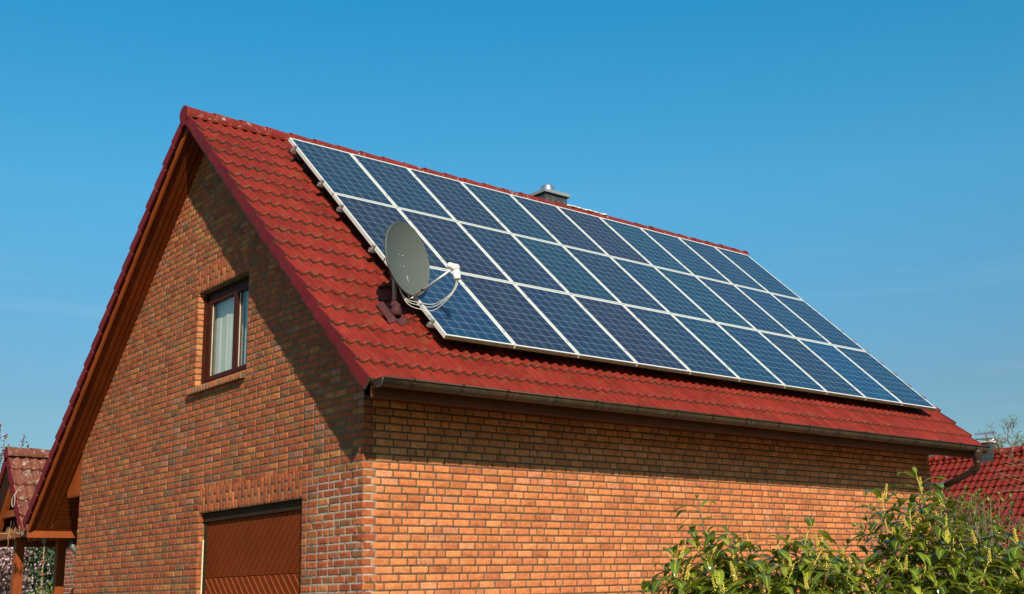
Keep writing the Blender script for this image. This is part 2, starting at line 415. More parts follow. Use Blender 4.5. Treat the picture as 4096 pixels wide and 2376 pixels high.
# ------------------------------------------------------------------ mesh helpers
class MB:
    def __init__(s):
        s.V = []; s.F = []; s.MI = []; s.C = []; s.n = 0; s.smooth = []
    def add(s, verts, faces, mi=0, tint=None, smooth=False):
        verts = np.asarray(verts, float).reshape(-1, 3)
        o = s.n
        s.V.append(verts); s.n += len(verts)
        s.F += [[i + o for i in f] for f in faces]
        if isinstance(mi, int): s.MI += [mi] * len(faces)
        else: s.MI += list(mi)
        s.smooth += [smooth] * len(faces)
        c = np.ones((len(verts), 4))
        if tint is not None:
            t = np.asarray(tint, float)
            if t.ndim == 0: c[:, :3] = t
            elif t.ndim == 1 and len(t) in (3, 4): c[:, :3] = t[:3]
            elif t.ndim == 1: c[:, :3] = t[:, None]
            else: c[:, :t.shape[1]] = t
        s.C.append(c)
        return s
    def frame_box(s, o, u, v, w, a, b, c, mi=0, tint=None):
        """box spanning a=(a0,a1) along u, b along v, c along w from o"""
        o = np.array(o, float); u, v, w = (np.array(x, float) for x in (u, v, w))
        P = [o + u * a[i] + v * b[j] + w * c[k] for k in (0, 1) for j in (0, 1) for i in (0, 1)]
        return s.add(P, [[0, 2, 3, 1], [4, 5, 7, 6], [0, 1, 5, 4], [2, 6, 7, 3], [0, 4, 6, 2], [1, 3, 7, 5]], mi, tint)
    def box(s, x0, x1, y0, y1, z0, z1, mi=0, tint=None):
        return s.frame_box((0, 0, 0), (1, 0, 0), (0, 1, 0), (0, 0, 1), (x0, x1), (y0, y1), (z0, z1), mi, tint)
    def prism(s, poly, d, mi=0, tint=None):
        """closed prism: poly (3D points) extruded by the vector d"""
        p = np.asarray(poly, float); n = len(p)
        q = p + np.asarray(d, float)
        return s.add(np.vstack([p, q]), [list(range(n))[::-1], list(range(n, 2 * n))] + [[i, (i + 1) % n, n + (i + 1) % n, n + i] for i in range(n)], mi, tint)
    def tube(s, pts, r, seg=8, mi=0, caps=True, tint=None):
        pts = [Vector(p) for p in pts]; n = len(pts)
        rr = [r] * n if isinstance(r, (int, float)) else list(r)
        V = []; prev = None
        for i, p in enumerate(pts):
            t = (pts[min(i + 1, n - 1)] - pts[max(i - 1, 0)]).normalized()
            if prev is None:
                a = t.orthogonal().normalized()
            else:
                a = (prev - t * prev.dot(t))
                a = a.normalized() if a.length > 1e-6 else t.orthogonal().normalized()
            prev = a; b = t.cross(a)
            for k in range(seg):
                an = 2 * math.pi * k / seg
                V.append(p + a * math.cos(an) * rr[i] + b * math.sin(an) * rr[i])
        F = [[i * seg + k, i * seg + (k + 1) % seg, (i + 1) * seg + (k + 1) % seg, (i + 1) * seg + k] for i in range(n - 1) for k in range(seg)]
        if caps: F += [list(range(seg))[::-1], [(n - 1) * seg + k for k in range(seg)]]
        return s.add([tuple(v) for v in V], F, mi, tint, True)
    def lathe(s, prof, c, axis=(0, 0, 1), seg=20, mi=0, caps=True):
        ax = Vector(axis).normalized(); a = ax.orthogonal().normalized(); b = ax.cross(a); c = Vector(c)
        V = []
        for (r, h) in prof:
            for k in range(seg):
                an = 2 * math.pi * k / seg
                V.append(tuple(c + ax * h + a * math.cos(an) * r + b * math.sin(an) * r))
        n = len(prof)
        F = [[i * seg + k, i * seg + (k + 1) % seg, (i + 1) * seg + (k + 1) % seg, (i + 1) * seg + k] for i in range(n - 1) for k in range(seg)]
        if caps: F += [list(range(seg))[::-1], [(n - 1) * seg + k for k in range(seg)]]
        return s.add(V, F, mi, None, True)
    def build(s, name, mats, parent=None, loc=None, sharp=35):
        me = bpy.data.meshes.new(name)
        V = np.vstack(s.V) if s.V else np.zeros((0, 3))
        off = np.zeros(3)
        if parent is not None: off = np.array(WORLD[parent.name])
        if loc is not None: off = np.array(loc, float)
        V = V - off
        me.vertices.add(len(V)); me.vertices.foreach_set('co', V.astype(np.float32).ravel())
        lens = np.array([len(f) for f in s.F], dtype=np.int32)
        flat = np.fromiter((i for f in s.F for i in f), dtype=np.int32, count=int(lens.sum()))
        me.loops.add(len(flat)); me.loops.foreach_set('vertex_index', flat)
        me.polygons.add(len(lens))
        st = np.zeros(len(lens), dtype=np.int32); st[1:] = np.cumsum(lens)[:-1]
        me.polygons.foreach_set('loop_start', st)
        me.polygons.foreach_set('material_index', np.array(s.MI, dtype=np.int32))
        me.polygons.foreach_set('use_smooth', np.array(s.smooth, dtype=bool))
        at = me.color_attributes.new('tint', 'FLOAT_COLOR', 'POINT')
        at.data.foreach_set('color', np.vstack(s.C).astype(np.float32).ravel())
        me.update(calc_edges=True)
        if not isinstance(mats, (list, tuple)): mats = [mats]
        for mm in mats: me.materials.append(mm)
        o = bpy.data.objects.new(name, me)
        col.objects.link(o)
        if parent is not None:
            o.parent = parent
            WORLD[o.name] = WORLD[parent.name]
            if loc is not None:
                o.location = [a - b for a, b in zip(loc, WORLD[parent.name])]; WORLD[o.name] = tuple(loc)
        else:
            o.location = tuple(off); WORLD[o.name] = tuple(off)
        return o
WORLD = {}

def tag(o, label=None, cat=None, group=None, kind=None):
    if label: o['label'] = label
    if cat: o['category'] = cat
    if group: o['group'] = group
    if kind: o['kind'] = kind
    return o

def thing(name, loc, label, cat, group=None):
    o = bpy.data.objects.new(name, None)
    o.empty_display_size = 0.3
    col.objects.link(o); o.location = loc; WORLD[o.name] = tuple(loc)
    return tag(o, label, cat, group)

def grid_faces(nr, nc):
    return [[i * nc + j, i * nc + j + 1, (i + 1) * nc + j + 1, (i + 1) * nc + j] for i in range(nr - 1) for j in range(nc - 1)]

# ------------------------------------------------------------------ brickwork
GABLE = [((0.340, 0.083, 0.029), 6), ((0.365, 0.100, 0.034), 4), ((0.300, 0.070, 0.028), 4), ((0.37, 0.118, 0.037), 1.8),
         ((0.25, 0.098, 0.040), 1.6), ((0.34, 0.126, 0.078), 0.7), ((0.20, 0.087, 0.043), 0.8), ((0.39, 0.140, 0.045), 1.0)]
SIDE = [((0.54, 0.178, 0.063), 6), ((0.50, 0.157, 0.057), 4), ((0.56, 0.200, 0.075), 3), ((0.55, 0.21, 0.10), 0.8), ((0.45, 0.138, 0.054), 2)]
REAR = [((0.27, 0.075, 0.045), 4), ((0.32, 0.09, 0.05), 3), ((0.22, 0.085, 0.05), 1.5)]
COURSE, LEN, HEAD, JOINT = 0.0824, 0.212, 0.100, 0.0145

def fill(a, b, start=None):
    """brick intervals between a and b (a<b), bond of stretchers with a header now and then"""
    out = []; x = a; first = True
    while x < b - 0.02:
        w = LEN if random.random() > 0.2 else HEAD
        if first and start: w = start
        first = False
        if b - (x + w) < 0.055: w = b - x
        out.append((x, min(x + w, b)))
        x += w + JOINT
    return out

def brick_mesh(mb, bricks, O, U, V, Nn, palette, relief=1.0, tints=None):
    """bricks: (u0,u1,v0,v1). rugged hand-made faces standing 11 mm proud of the mortar"""
    O, U, V, Nn = (np.array(x, float) for x in (O, U, V, Nn))
    nu, nv = 10, 6
    pu = np.r_[0, np.linspace(0, 1, nu), 1]; pv = np.r_[0, np.linspace(0, 1, nv), 1]
    gu, gv = np.meshgrid(pu, pv)
    ring = np.zeros_like(gu, bool); ring[0] = ring[-1] = True; ring[:, 0] = ring[:, -1] = True
    edge = np.zeros_like(gu, bool); edge[1] = edge[-2] = True; edge[:, 1] = edge[:, -2] = True
    fc = grid_faces(nv + 2, nu + 2)
    flip = np.dot(np.cross(U, V), Nn) < 0
    if flip: fc = [f[::-1] for f in fc]
    cols = [np.array(p[0]) for p in palette]; wts = np.array([p[1] for p in palette], float); wts /= wts.sum()
    for bi, (u0, u1, v0, v1) in enumerate(bricks):
        w, h = u1 - u0, v1 - v0
        b = 0.0025
        uu = u0 + gu * w; vv = v0 + gv * h
        uu = np.where(edge & ~ring, np.clip(uu, u0 + b, u1 - b), uu)
        vv = np.where(edge & ~ring, np.clip(vv, v0 + b, v1 - b), vv)
        # wobbling arrises
        uu = uu + rng.normal(0, 0.0011, gu.shape) * (~ring)
        jit = rng.normal(0, 0.0013, gu.shape); uu = uu + jit * ring; vv = vv + rng.normal(0, 0.0014, gu.shape) * ring
        n = rng.normal(0, 0.0011, gu.shape) * relief
        a1, a2, ph1, ph2 = rng.uniform(8, 40), rng.uniform(15, 60), rng.uniform(0, 6, 1)[0], rng.uniform(0, 6, 1)[0]
        n += 0.0013 * relief * np.sin(a1 * (uu - u0) + ph1) * np.sin(a2 * (vv - v0) + ph2)
        if random.random() < 0.62:         # the folded 'smile' of a hand-struck brick
            uc = (u0 + u1) / 2 + rng.normal(0, 0.2 * w); v_ = v0 + h * rng.uniform(0.12, 0.55)
            curve = v_ + (uu - uc) ** 2 * rng.uniform(0.0, 5.0) + 0.006 * np.sin((uu - u0) * rng.uniform(30, 80))
            d = (vv - curve)
            span = np.exp(-((uu - uc) / (0.33 * w)) ** 4)
            n += relief * span * (0.0055 * (1 / (1 + np.exp(-d / 0.0025))) - 0.004 * np.exp(-(d / 0.006) ** 2) - 0.001)
        n += rng.normal(0, 0.0013)
        n = np.where(edge & ~ring, n - 0.0014, n)
        n = np.maximum(n, -0.0026)
        n = np.where(ring, -0.012, n)
        P = O + uu[..., None] * U + vv[..., None] * V + n[..., None] * Nn
        c = tints[bi] if tints is not None else cols[rng.choice(len(cols), p=wts)] * rng.uniform(0.84, 1.14)
        mb.add(P.reshape(-1, 3), fc, 0, c, True)

def courses(z0, z1, lo, hi, holes, first=None, lastsegs=None):
    out = []; z = z0; r = 0
    while z < z1:
        zc = z + COURSE / 2
        a, b = lo(zc), hi(zc)
        if b - a > 0.06:
            segs = [(a, b)]
            for (h0, h1, g0, g1) in holes:
                if g0 < zc < g1:
                    new = []
                    for (p, q) in segs:
                        if h1 <= p or h0 >= q: new.append((p, q)); continue
                        if h0 - p > 0.03: new.append((p, h0 - JOINT * 0.0))
                        if q - h1 > 0.03: new.append((h1, q))
                    segs = new
            for si, (p, q) in enumerate(segs):
                st = first(r) if (first and si == 0) else random.choice((LEN, LEN, HEAD, LEN * 0.75))
                for (x0, x1) in fill(p, q, st):
                    out.append((x0, x1, z + JOINT / 2, z + COURSE - JOINT / 2))
        z += COURSE; r += 1
    return out

# ------------------------------------------------------------------ roof tiles
def tile_field(mb, O, U, S, Nn, ncol, cw, fronts, gauge, samples=10, thick=0.044, amp=0.036, waves=2, power=1.5, lap=0.038, back0=0.1, jitter=1.0, tone=0.12):
    """interlocking tiles. U along the eave, S down the slope, Nn out. n=0 is the crest at a tile's lower edge"""
    O, U, S, Nn = (np.array(x, float) for x in (O, U, S, Nn))
    per = cw / waves
    m_ = samples * waves + 1
    u = np.linspace(0.004, cw - 0.003, m_)
    c = 0.5 + 0.5 * np.cos(2 * np.pi * (u - 0.012) / per)
    h = -amp * (1 - c ** power)
    u = np.r_[u[0], u, u[-1]]; h = np.r_[h[0] - thick, h, h[-1] - thick]
    nc = len(u)
    cc = 0.5 + 0.5 * np.cos(2 * np.pi * (u - 0.012) / per); pan = 0.90 + 0.16 * cc - 0.22 * np.exp(-((((u - 0.012) / per) % 1 - 0.80) / 0.09) ** 2)  # pan dirt plus wave shading painted into the tile tint
    fl = np.dot(np.cross(U, S), Nn) > 0
    faces = grid_faces(5, nc)
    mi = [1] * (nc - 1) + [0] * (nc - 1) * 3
    if not fl: faces = [f[::-1] for f in faces]
    for k, sf in enumerate(fronts):
        sb = max(back0, (fronts[k - 1] if k else back0 + 0.05) - 0.05)
        ln = sf - sb
        for i in range(ncol):
            ds = rng.normal(0, 0.0022) * jitter; dn = rng.normal(0, 0.0012) * jitter; du = rng.normal(0, 0.0009) * jitter
            drop = lap * ln / gauge
            rows = [(sf + ds - 0.003, -thick), (sf + ds, -0.011), (sf + ds - 0.004, -0.003), (sf + ds - 0.014, 0.0), (sb, -drop)]
            P = np.concatenate([O + (i * cw + du + u)[:, None] * U + s_ * S + (h + n_ + dn)[:, None] * Nn for s_, n_ in rows])
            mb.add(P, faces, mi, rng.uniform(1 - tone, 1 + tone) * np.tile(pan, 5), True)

# ------------------------------------------------------------------ setting: ground
g = MB(); g.add([(-900, -900, 0), (900, -900, 0), (900, 900, 0), (-900, 900, 0)], [[0, 1, 2, 3]])
tag(g.build('ground', M['grass']), kind='structure')
g = MB(); g.box(-16, -0.86, -4.2, 5.6, -0.05, 0.006)
tag(g.build('driveway', M['paving']), kind='structure')  # out of view, enlarged to bounce warm light onto the gable
g = MB(); g.box(-0.85, 12.5, -7.4, -3.3, -0.05, 0.010)
tag(g.build('path', M['paving']), kind='structure')  # unseen path, added to bounce light into the side wall's shade

# ------------------------------------------------------------------ the main house
XG, YS, YL, XF = -0.85, -3.29, 4.83, 10.21            # gable wall, eave wall, left wall, far gable
YR, ZR, TR, TL = 0.608, 8.032, 0.966, 0.957           # ridge line (crest of the tiles) and the two pitches
zr = lambda y: ZR + TR * (y - YR)
zl = lambda y: ZR - TL * (y - YR)
zcrest = lambda y: zr(y) if y < YR else zl(y)
DROP = 0.27                                           # soffit below the tile crests
XV, XE = -1.26, 10.74                                 # roof ends
house = thing('brick_house', (4.5, 0.7, 0), 'red brick house with a steep red tiled roof carrying the solar panels', 'house')

# --- gable wall
WIN = (-0.606, 0.838, 4.195, 5.482)                   # y0 y1 z0 z1
GAR = (-2.043, 0.537, -0.1, 2.51)
SOLD_W = (-0.606, 0.872, 5.482, 5.795)
SOLD_G = (-2.043, 0.565, 2.51, 2.827)
mb = MB()
top = lambda y: zcrest(y) - DROP + 0.04
def ylo(z):
    return max(YS + 0.002, YR - (ZR - DROP + 0.04 - z) / TR)
def yhi(z):
    return min(YL, YR + (ZR - DROP + 0.04 - z) / TL)
rows = courses(0.0, 7.9, ylo, yhi, [WIN, GAR, SOLD_W, SOLD_G], first=lambda r: HEAD if r % 2 else LEN)
# u runs along +Y, seen from -X
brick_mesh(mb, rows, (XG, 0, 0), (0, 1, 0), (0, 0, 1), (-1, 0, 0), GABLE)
def soldier(y0, y1, z0, z1):
    out = []; y = y0 + 0.004; k = 0
    pw = 0.0824
    n = int(round((y1 - y0) / pw)); pw = (y1 - y0) / n
    for k in range(n):
        a, b = y0 + k * pw + JOINT / 2, y0 + (k + 1) * pw - JOINT / 2
        cut = z0 + (z1 - z0) * (0.34 if k % 2 else 0.66)
        out += [(a, b, z0 + 0.002, cut - JOINT / 2), (a, b, cut + JOINT / 2, z1 - 0.004)]
    return out
brick_mesh(mb, soldier(*SOLD_W), (XG, 0, 0), (0, 1, 0), (0, 0, 1), (-1, 0, 0), GABLE[:4])
brick_mesh(mb, soldier(*SOLD_G), (XG, 0, 0), (0, 1, 0), (0, 0, 1), (-1, 0, 0), GABLE[:4])
# brick returns of the openings (faces turned to -Y)
ret = []; z = 0.0
while z < 7:
    if WIN[2] < z + 0.04 < WIN[3]: ret.append((XG + 0.004, XG + 0.105, z + JOINT / 2, z + COURSE - JOINT / 2))
    z += COURSE
brick_mesh(mb, ret, (0, WIN[1] - 0.001, 0), (1, 0, 0), (0, 0, 1), (0, -1, 0), [((0.50, 0.20, 0.06), 1), ((0.46, 0.15, 0.05), 1), ((0.42, 0.17, 0.07), 1)])
ret = []; z = 0.0
while z < 2.5:
    ret.append((XG + 0.004, XG + 0.075, z + JOINT / 2, z + COURSE - JOINT / 2)); z += COURSE
brick_mesh(mb, ret, (0, GAR[1] - 0.001, 0), (1, 0, 0), (0, 0, 1), (0, -1, 0), GABLE)
# mortar bed
xm = XG + 0.0036
def panel(y0, y1, z0, z1=None):
    if z1 is None: P = [(xm, y0, z0), (xm, y1, z0), (xm, y1, top(y1)), (xm, y0, top(y0))]
    else: P = [(xm, y0, z0), (xm, y1, z0), (xm, y1, z1), (xm, y0, z1)]
    mb.add(P, [[0, 3, 2, 1]], 1)
panel(YS + 0.0055, GAR[0], 0); panel(GAR[0], WIN[0], GAR[3]); panel(WIN[0], GAR[1], GAR[3], WIN[2]); panel(WIN[0], GAR[1], WIN[3])
panel(GAR[1], YR, 0, WIN[2]); panel(GAR[1], YR, WIN[3]); panel(YR, WIN[1], 0, WIN[2]); panel(YR, WIN[1], WIN[3]); panel(WIN[1], YL - 0.0055, 0)
# reveals and lintel undersides
mb.box(XG + 0.007, XG + 0.30, WIN[1] + 0.006, WIN[1] + 0.03, WIN[2], WIN[3], 1)
mb.box(XG + 0.007, XG + 0.30, WIN[0] - 0.03, WIN[0], WIN[2], WIN[3], 1)
mb.box(XG + 0.004, XG + 0.30, WIN[0], WIN[1], WIN[3] + 0.004, WIN[3] + 0.03, 1)
mb.box(XG + 0.007, XG + 0.30, GAR[1] + 0.006, GAR[1] + 0.03, 0, GAR[3], 1)
mb.box(XG + 0.007, XG + 0.30, GAR[0] - 0.03, GAR[0], 0, GAR[3], 1)
mb.box(XG + 0.004, XG + 0.30, GAR[0], GAR[1], GAR[3] + 0.004, GAR[3] + 0.03, 1)
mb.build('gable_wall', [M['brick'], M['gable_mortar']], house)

# --- eave (side) wall: orange bricks behind a toothed corner of the redder gable bricks
mb = MB()
rows = courses(0.0, 3.46, lambda z: XG + 0.002, lambda z: XF, [], first=lambda r: HEAD if r % 2 else 0.143)
corner = [b for b in rows if b[0] < XG + 0.01]; rest = [b for b in rows if b[0] >= XG + 0.01]
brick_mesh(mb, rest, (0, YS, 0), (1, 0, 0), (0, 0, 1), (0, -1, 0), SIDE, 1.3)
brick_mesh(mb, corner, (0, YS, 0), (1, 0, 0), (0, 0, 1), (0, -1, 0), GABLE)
mb.add([(XG + 0.0055, YS + 0.0055, 0), (XF, YS + 0.0055, 0), (XF, YS + 0.0055, 3.5), (XG + 0.0055, YS + 0.0055, 3.5)], [[0, 1, 2, 3]], 1)
mb.build('side_wall', [M['brick'], M['mortar']], house)

# --- far gable and left wall (turned away from the photograph)
mb = MB()
mb.prism([(XF, YS + 0.02, 0), (XF, YL, 0), (XF, YL, top(YL)), (XF, YR, top(YR)), (XF, YS + 0.02, top(YS))], (-0.25, 0, 0))
mb.box(XG + 0.3, XF - 0.25, YL - 0.26, YL - 0.005, 0, top(YL) - 0.02)
mb.box(XG + 0.02, XG + 0.3, YL - 0.26, YL - 0.012, 0, top(YL) - 0.02)
mb.build('rear_wall', M['plaster'], house)

# --- roof tiles
cR, sR = math.cos(math.atan(TR)), math.sin(math.atan(TR))
cL, sL = math.cos(math.atan(TL)), math.sin(math.atan(TL))
UR, SR, NR = (1, 0, 0), (0, -cR, -sR), (0, -sR, cR)
UL, SL, NL = (1, 0, 0), (0, cL, -sL), (0, sL, cL)
frR = [0.559 + 0.348 * k for k in range(18)]
frL = [0.559 + 0.355 * k for k in range(21)]
mb = MB()
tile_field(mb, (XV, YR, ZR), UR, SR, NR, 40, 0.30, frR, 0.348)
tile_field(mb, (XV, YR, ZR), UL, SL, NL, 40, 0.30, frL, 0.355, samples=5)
# sarking under the tiles
mb.frame_box((0, YR, ZR), UR, SR, NR, (XV + 0.06, XE - 0.04), (0.0, 6.36), (-0.135, -0.115), 2)
mb.frame_box((0, YR, ZR), UL, SL, NL, (XV + 0.06, XE - 0.04), (0.0, 7.5), (-0.135, -0.115), 2)
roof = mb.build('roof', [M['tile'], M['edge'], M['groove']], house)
# verge tiles: a flange on every edge tile
mb = MB()
def verge(fronts, S, Nn, x0, x1, gauge):
    S, Nn = np.array(S), np.array(Nn); O = np.array((0, YR, ZR))
    for k, sf in enumerate(fronts):
        sb = fronts[k - 1] + 0.012 if k else 0.10
        dx = 0.004 * (k % 2) + random.uniform(-0.002, 0.002)
        t0 = -0.042 * (sf - sb) / gauge
        pts = [O + S * sb + Nn * (t0 + 0.002), O + S * (sf + 0.001) + Nn * 0.003, O + S * (sf + 0.004) + Nn * -0.142, O + S * (sb - 0.0) + Nn * (t0 - 0.125)]
        pts = [p + np.array((x0 - dx, 0, 0)) for p in pts]
        mb.prism(pts, (x1 - x0, 0, 0), 0, random.uniform(0.88, 1.12))
        e = [O + S * (sf + 0.0045) + Nn * 0.003, O + S * (sf + 0.0105) + Nn * -0.004, O + S * (sf + 0.0115) + Nn * -0.146, O + S * (sf + 0.0055) + Nn * -0.146]
        mb.prism([p + np.array((x0 - dx, 0, 0)) for p in e], (x1 - x0, 0, 0), 1)
for (a, b) in ((XV - 0.018, XV + 0.006), (XE - 0.006, XE + 0.018)):
    for args in ((frR, SR, NR, a, b, 0.348), (frL, SL, NL, a, b, 0.355)):
        mb = MB(); verge(*args); mb.build('verge_tiles', [M['verge'], M['edge']], roof)
# ridge tiles: tapered half rounds lapping towards the far end
mb = MB()
def ridge_run(mb, x0, x1, step, y, zc, r0=0.122, r1=0.106, mi=0, first=0.43):
    x = x0; k = 0
    while x < x1 - 0.05:
        ln = first if k == 0 else step
        xe = min(x + ln + 0.05, x1)
        prof = [(x, r0 - 0.003), (x + 0.003, r0 + 0.003), (x + 0.03, r0 + 0.003), (x + 0.04, r0), (xe, r1)]
        seg = 14; V = []
        t = 0.018 + random.uniform(-0.003, 0.003); dz = random.uniform(-0.004, 0.004)
        for inner in (0, 1):
            for (px, r) in prof:
                for j in range(seg + 1):
                    a = math.pi * (-0.14 + 1.28 * j / seg)
                    rr = r - (t if inner else 0)
                    V.append((px, y + rr * math.cos(a), zc + dz + rr * math.sin(a) * 1.0))
        n = seg + 1; P = len(prof)
        F = grid_faces(P, n); F2 = [[i + P * n for i in f[::-1]] for f in grid_faces(P, n)]
        E1 = [[j, j + 1, P * n + j + 1, P * n + j] for j in range(seg)]
        mb.add(V, F + F2 + E1, [mi] * len(F) + [mi] * len(F2) + [1] * len(E1), random.uniform(0.86, 1.12), True)
        x += ln; k += 1
ZC = ZR - 0.112
ridge_run(mb, XV - 0.035, XE + 0.03, 0.402, YR, ZC)
for xx in (XV - 0.036, XE + 0.028):                       # closing discs
    n = 20
    P = [(xx, YR + 0.125 * math.cos(math.pi * (-0.30 + 1.6 * j / n)), ZC + 0.125 * math.sin(math.pi * (-0.30 + 1.6 * j / n))) for j in range(n + 1)]
    P = [(xx, YR - 0.055, ZC - 0.17), (xx, YR + 0.055, ZC - 0.17)] + P
    mb.prism(P, (0.012, 0, 0), 2, 0.95)
mb.build('ridge_tiles', [M['ridge'], M['edge'], M['verge']], roof)
# corrugated copper roll under the ridge tiles
mb = MB()
xs = np.arange(XV + 0.01, XE, 0.015)
for S, Nn in ((SR, NR), (SL, NL)):
    S, Nn = np.array(S), np.array(Nn)
    V = []
    for s_, lift in ((0.10, 0.022), (0.175, 0.004), (0.180, -0.006)):
        for x in xs:
            c = (0.5 + 0.5 * math.cos(2 * math.pi * (x - XV - 0.012) / 0.15)) ** 1.3
            V.append(np.array((x, YR, ZR)) + S * (s_ + 0.003 * math.sin(x * 420)) + Nn * (-0.036 * (1 - c) * (0.8 if s_ < 0.15 else 1) - 0.022 + lift + 0.006))
    mb.add(V, grid_faces(3, len(xs)), 0, None, True)
mb.build('ridge_roll', M['copper'], roof)
# red plastic boot tile where the dish mast passes through
mb = MB()
bc = np.array((-0.285, -3.03, zr(-3.03)))
mb.lathe([(0.070, -0.03), (0.069, 0.0), (0.064, 0.026), (0.050, 0.050), (0.036, 0.066), (0.033, 0.10)], bc + np.array((0.0, -0.03, 0.0)), (0, -0.45, 1), 20)
mb.lathe([(0.044, 0.050), (0.056, 0.066), (0.056, 0.090), (0.043, 0.118), (0.030, 0.132)], bc, (0, -0.1, 1), 20)
V = []
for j in range(9):
    for i in range(21):
        u = -0.15 + 0.30 * i / 20; s_ = -0.20 + 0.385 * j / 8
        c = (0.5 + 0.5 * math.cos(2 * math.pi * (bc[0] + u - XV - 0.012) / 0.15)) ** 1.5
        V.append(bc + np.array((u, 0, 0)) + np.array(SR) * s_ + np.array(NR) * (-0.036 * (1 - c) + 0.012 - 0.02 * (j == 8)))
mb.add(V, [f[::-1] for f in grid_faces(9, 21)], 0, None, True)
mb.build('mast_boot', M['boot'], roof)

# --- gable soffit boards (underside of the verge), both slopes, both ends
mb = MB()
def soffit(S, Nn, length, x0, x1, n, s0=0.0):
    w = (x1 - x0) / n
    nd = -(DROP * cR)
    mb.frame_box((0, YR, ZR), (1, 0, 0), S, Nn, (x0, x1), (s0, length), (nd + 0.022, nd + 0.035), 1)
    for i in range(n):
        mb.frame_box((0, YR, ZR), (1, 0, 0), S, Nn, (x0 + i * w + 0.008, x0 + (i + 1) * w - 0.008), (s0, length), (nd, nd + 0.018), 0, random.uniform(0.85, 1.1))
soffit(SR, NR, 6.30, XV + 0.075, XG - 0.004, 4, 0.27); soffit(SL, NL, 7.69, XV + 0.075, XG - 0.004, 4, 0.26)
mb.build('soffit', [M['wood'], M['groove']], house)
mb = MB()
for S, Nn, ln in ((SR, NR, 6.34), (SL, NL, 7.66)):
    mb.frame_box((0, YR, ZR), (1, 0, 0), S, Nn, (XV + 0.040, XV + 0.066), (0.19, ln), (-0.225, -0.125), 0)
mb.build('barge_board', [M['wood_beam']], house)
# --- eave fascia, eave soffit, beam of the left eave
mb = MB()
mb.box(XV + 0.075, XE - 0.05, -3.955, -3.93, 3.352, 3.50)
mb.box(XV + 0.09, XE - 0.06, -4.046, -3.955, 3.472, 3.484)  # hidden board added to keep sun off the fascia below
mb.build('fascia', M['wood_dark'], house)
mb = MB()
for i in range(6):
    y0 = -3.93 + i * 0.106
    mb.box(XG + 0.03, XF - 0.02, y0 + 0.004, min(y0 + 0.102, YS - 0.012), 3.45, 3.468, 0, random.uniform(0.9, 1.1))
mb.build('eave_soffit', M['wood_dark'], house)
YB = 6.02
mb = MB(); mb.box(XV + 0.04, 6.0, YB, YB + 0.03, 2.478, 2.592)
mb.build('eave_beam', M['wood_beam'], house)
# --- lining under the left overhang: upright boards beside the wall, long boards behind
mb = MB()
sof = lambda y: zl(y) - DROP - 0.004
for i in range(7):
    y0 = YL + 0.004 + i * 0.082; y1 = y0 + 0.074
    if sof(y1) < 3.12: break
    mb.prism([(XG + 0.01, y0, 3.092), (XG + 0.01, y1, 3.092), (XG + 0.01, y1, sof(y1)), (XG + 0.01, y0, sof(y0))], (0.02, 0, 0), 0, random.uniform(0.9, 1.12))
    mb.box(XG + 0.024, XG + 0.03, y1, y1 + 0.008, 3.10, sof(y1), 1)
mb.box(XG + 0.005, XG + 0.05, YL + 0.003, YL + 0.52, 3.06, 3.09, 0, 0.7)
mb.build('upright_cladding', [M['wood_beam'], M['groove']], house)
mb = MB()
ns = -(DROP * cL)
for i in range(23):
    s0 = (YL - YR) / cL - 0.25 + i * 0.092
    mb.frame_box((0, YR, ZR), (1, 0, 0), SL, NL, (XG + 0.002, 6.0), (s0 + 0.006, s0 + 0.086), (ns + 0.002, ns + 0.02), 0, random.uniform(0.85, 1.1))
mb.frame_box((0, YR, ZR), (1, 0, 0), SL, NL, (XG + 0.035, 6.0), ((YL - YR) / cL - 0.25, 7.69), (ns + 0.022, ns + 0.03), 1)
mb.build('eave_lining', [M['wood'], M['groove']], house)

# --- window
XW = XG + 0.105
win = MB()
y0, y1, z0, z1 = WIN
zt = z1 - 0.062
win.box(XW, XW + 0.07, y1 - 0.135, y1 - 0.004, z0 + 0.02, zt)             # outer frame
win.box(XW, XW + 0.07, y0 + 0.004, y0 + 0.075, z0 + 0.02, zt)
win.box(XW, XW + 0.07, y0 + 0.004, y1 - 0.004, zt - 0.05, zt)
win.box(XW, XW + 0.07, y0 + 0.004, y1 - 0.004, z0 + 0.012, z0 + 0.060)
win.box(XW - 0.022, XW - 0.002, y1 - 0.065, y1 - 0.004, z0 + 0.02, zt + 0.02)     # roller shutter guides
win.box(XW - 0.022, XW - 0.002, y0 + 0.004, y0 + 0.045, z0 + 0.02, zt + 0.02)
window = win.build('window', M['win_frame'], house)
mb = MB(); mb.box(XW + 0.02, XW + 0.20, y0 + 0.003, y1 - 0.003, zt + 0.003, z1 - 0.002)
mb.box(XW + 0.002, XW + 0.018, y0 + 0.003, y1 - 0.003, zt + 0.012, zt + 0.035, 1)
mb.build('shutter_box', [M['slot'], M['win_frame']], window)
YM = -0.085
def sash(a, b):
    q = MB(); t = 0.056
    xs0, xs1 = XW + 0.012, XW + 0.058
    za, zb = z0 + 0.062, zt - 0.052
    q.box(xs0 - 0.018, xs1, a, a + t, za, zb); q.box(xs0 - 0.018, xs1, b - t, b, za, zb)
    q.box(xs0 - 0.018, xs1, a + t, b - t, za, za + t); q.box(xs0 - 0.018, xs1, a + t, b - t, zb - t, zb)
    q.box(xs0 + 0.004, xs0 + 0.014, a + t, a + t + 0.012, za + t, zb - t, 1); q.box(xs0 + 0.004, xs0 + 0.014, b - t - 0.012, b - t, za + t, zb - t, 1)
    q.build('sash', [M['win_frame'], M['gasket']], window)
    p = MB(); p.box(xs0 + 0.018, xs0 + 0.024, a + t + 0.001, b - t - 0.001, za + t + 0.001, zb - t - 0.001)
    p.build('pane', M['glass'], window)
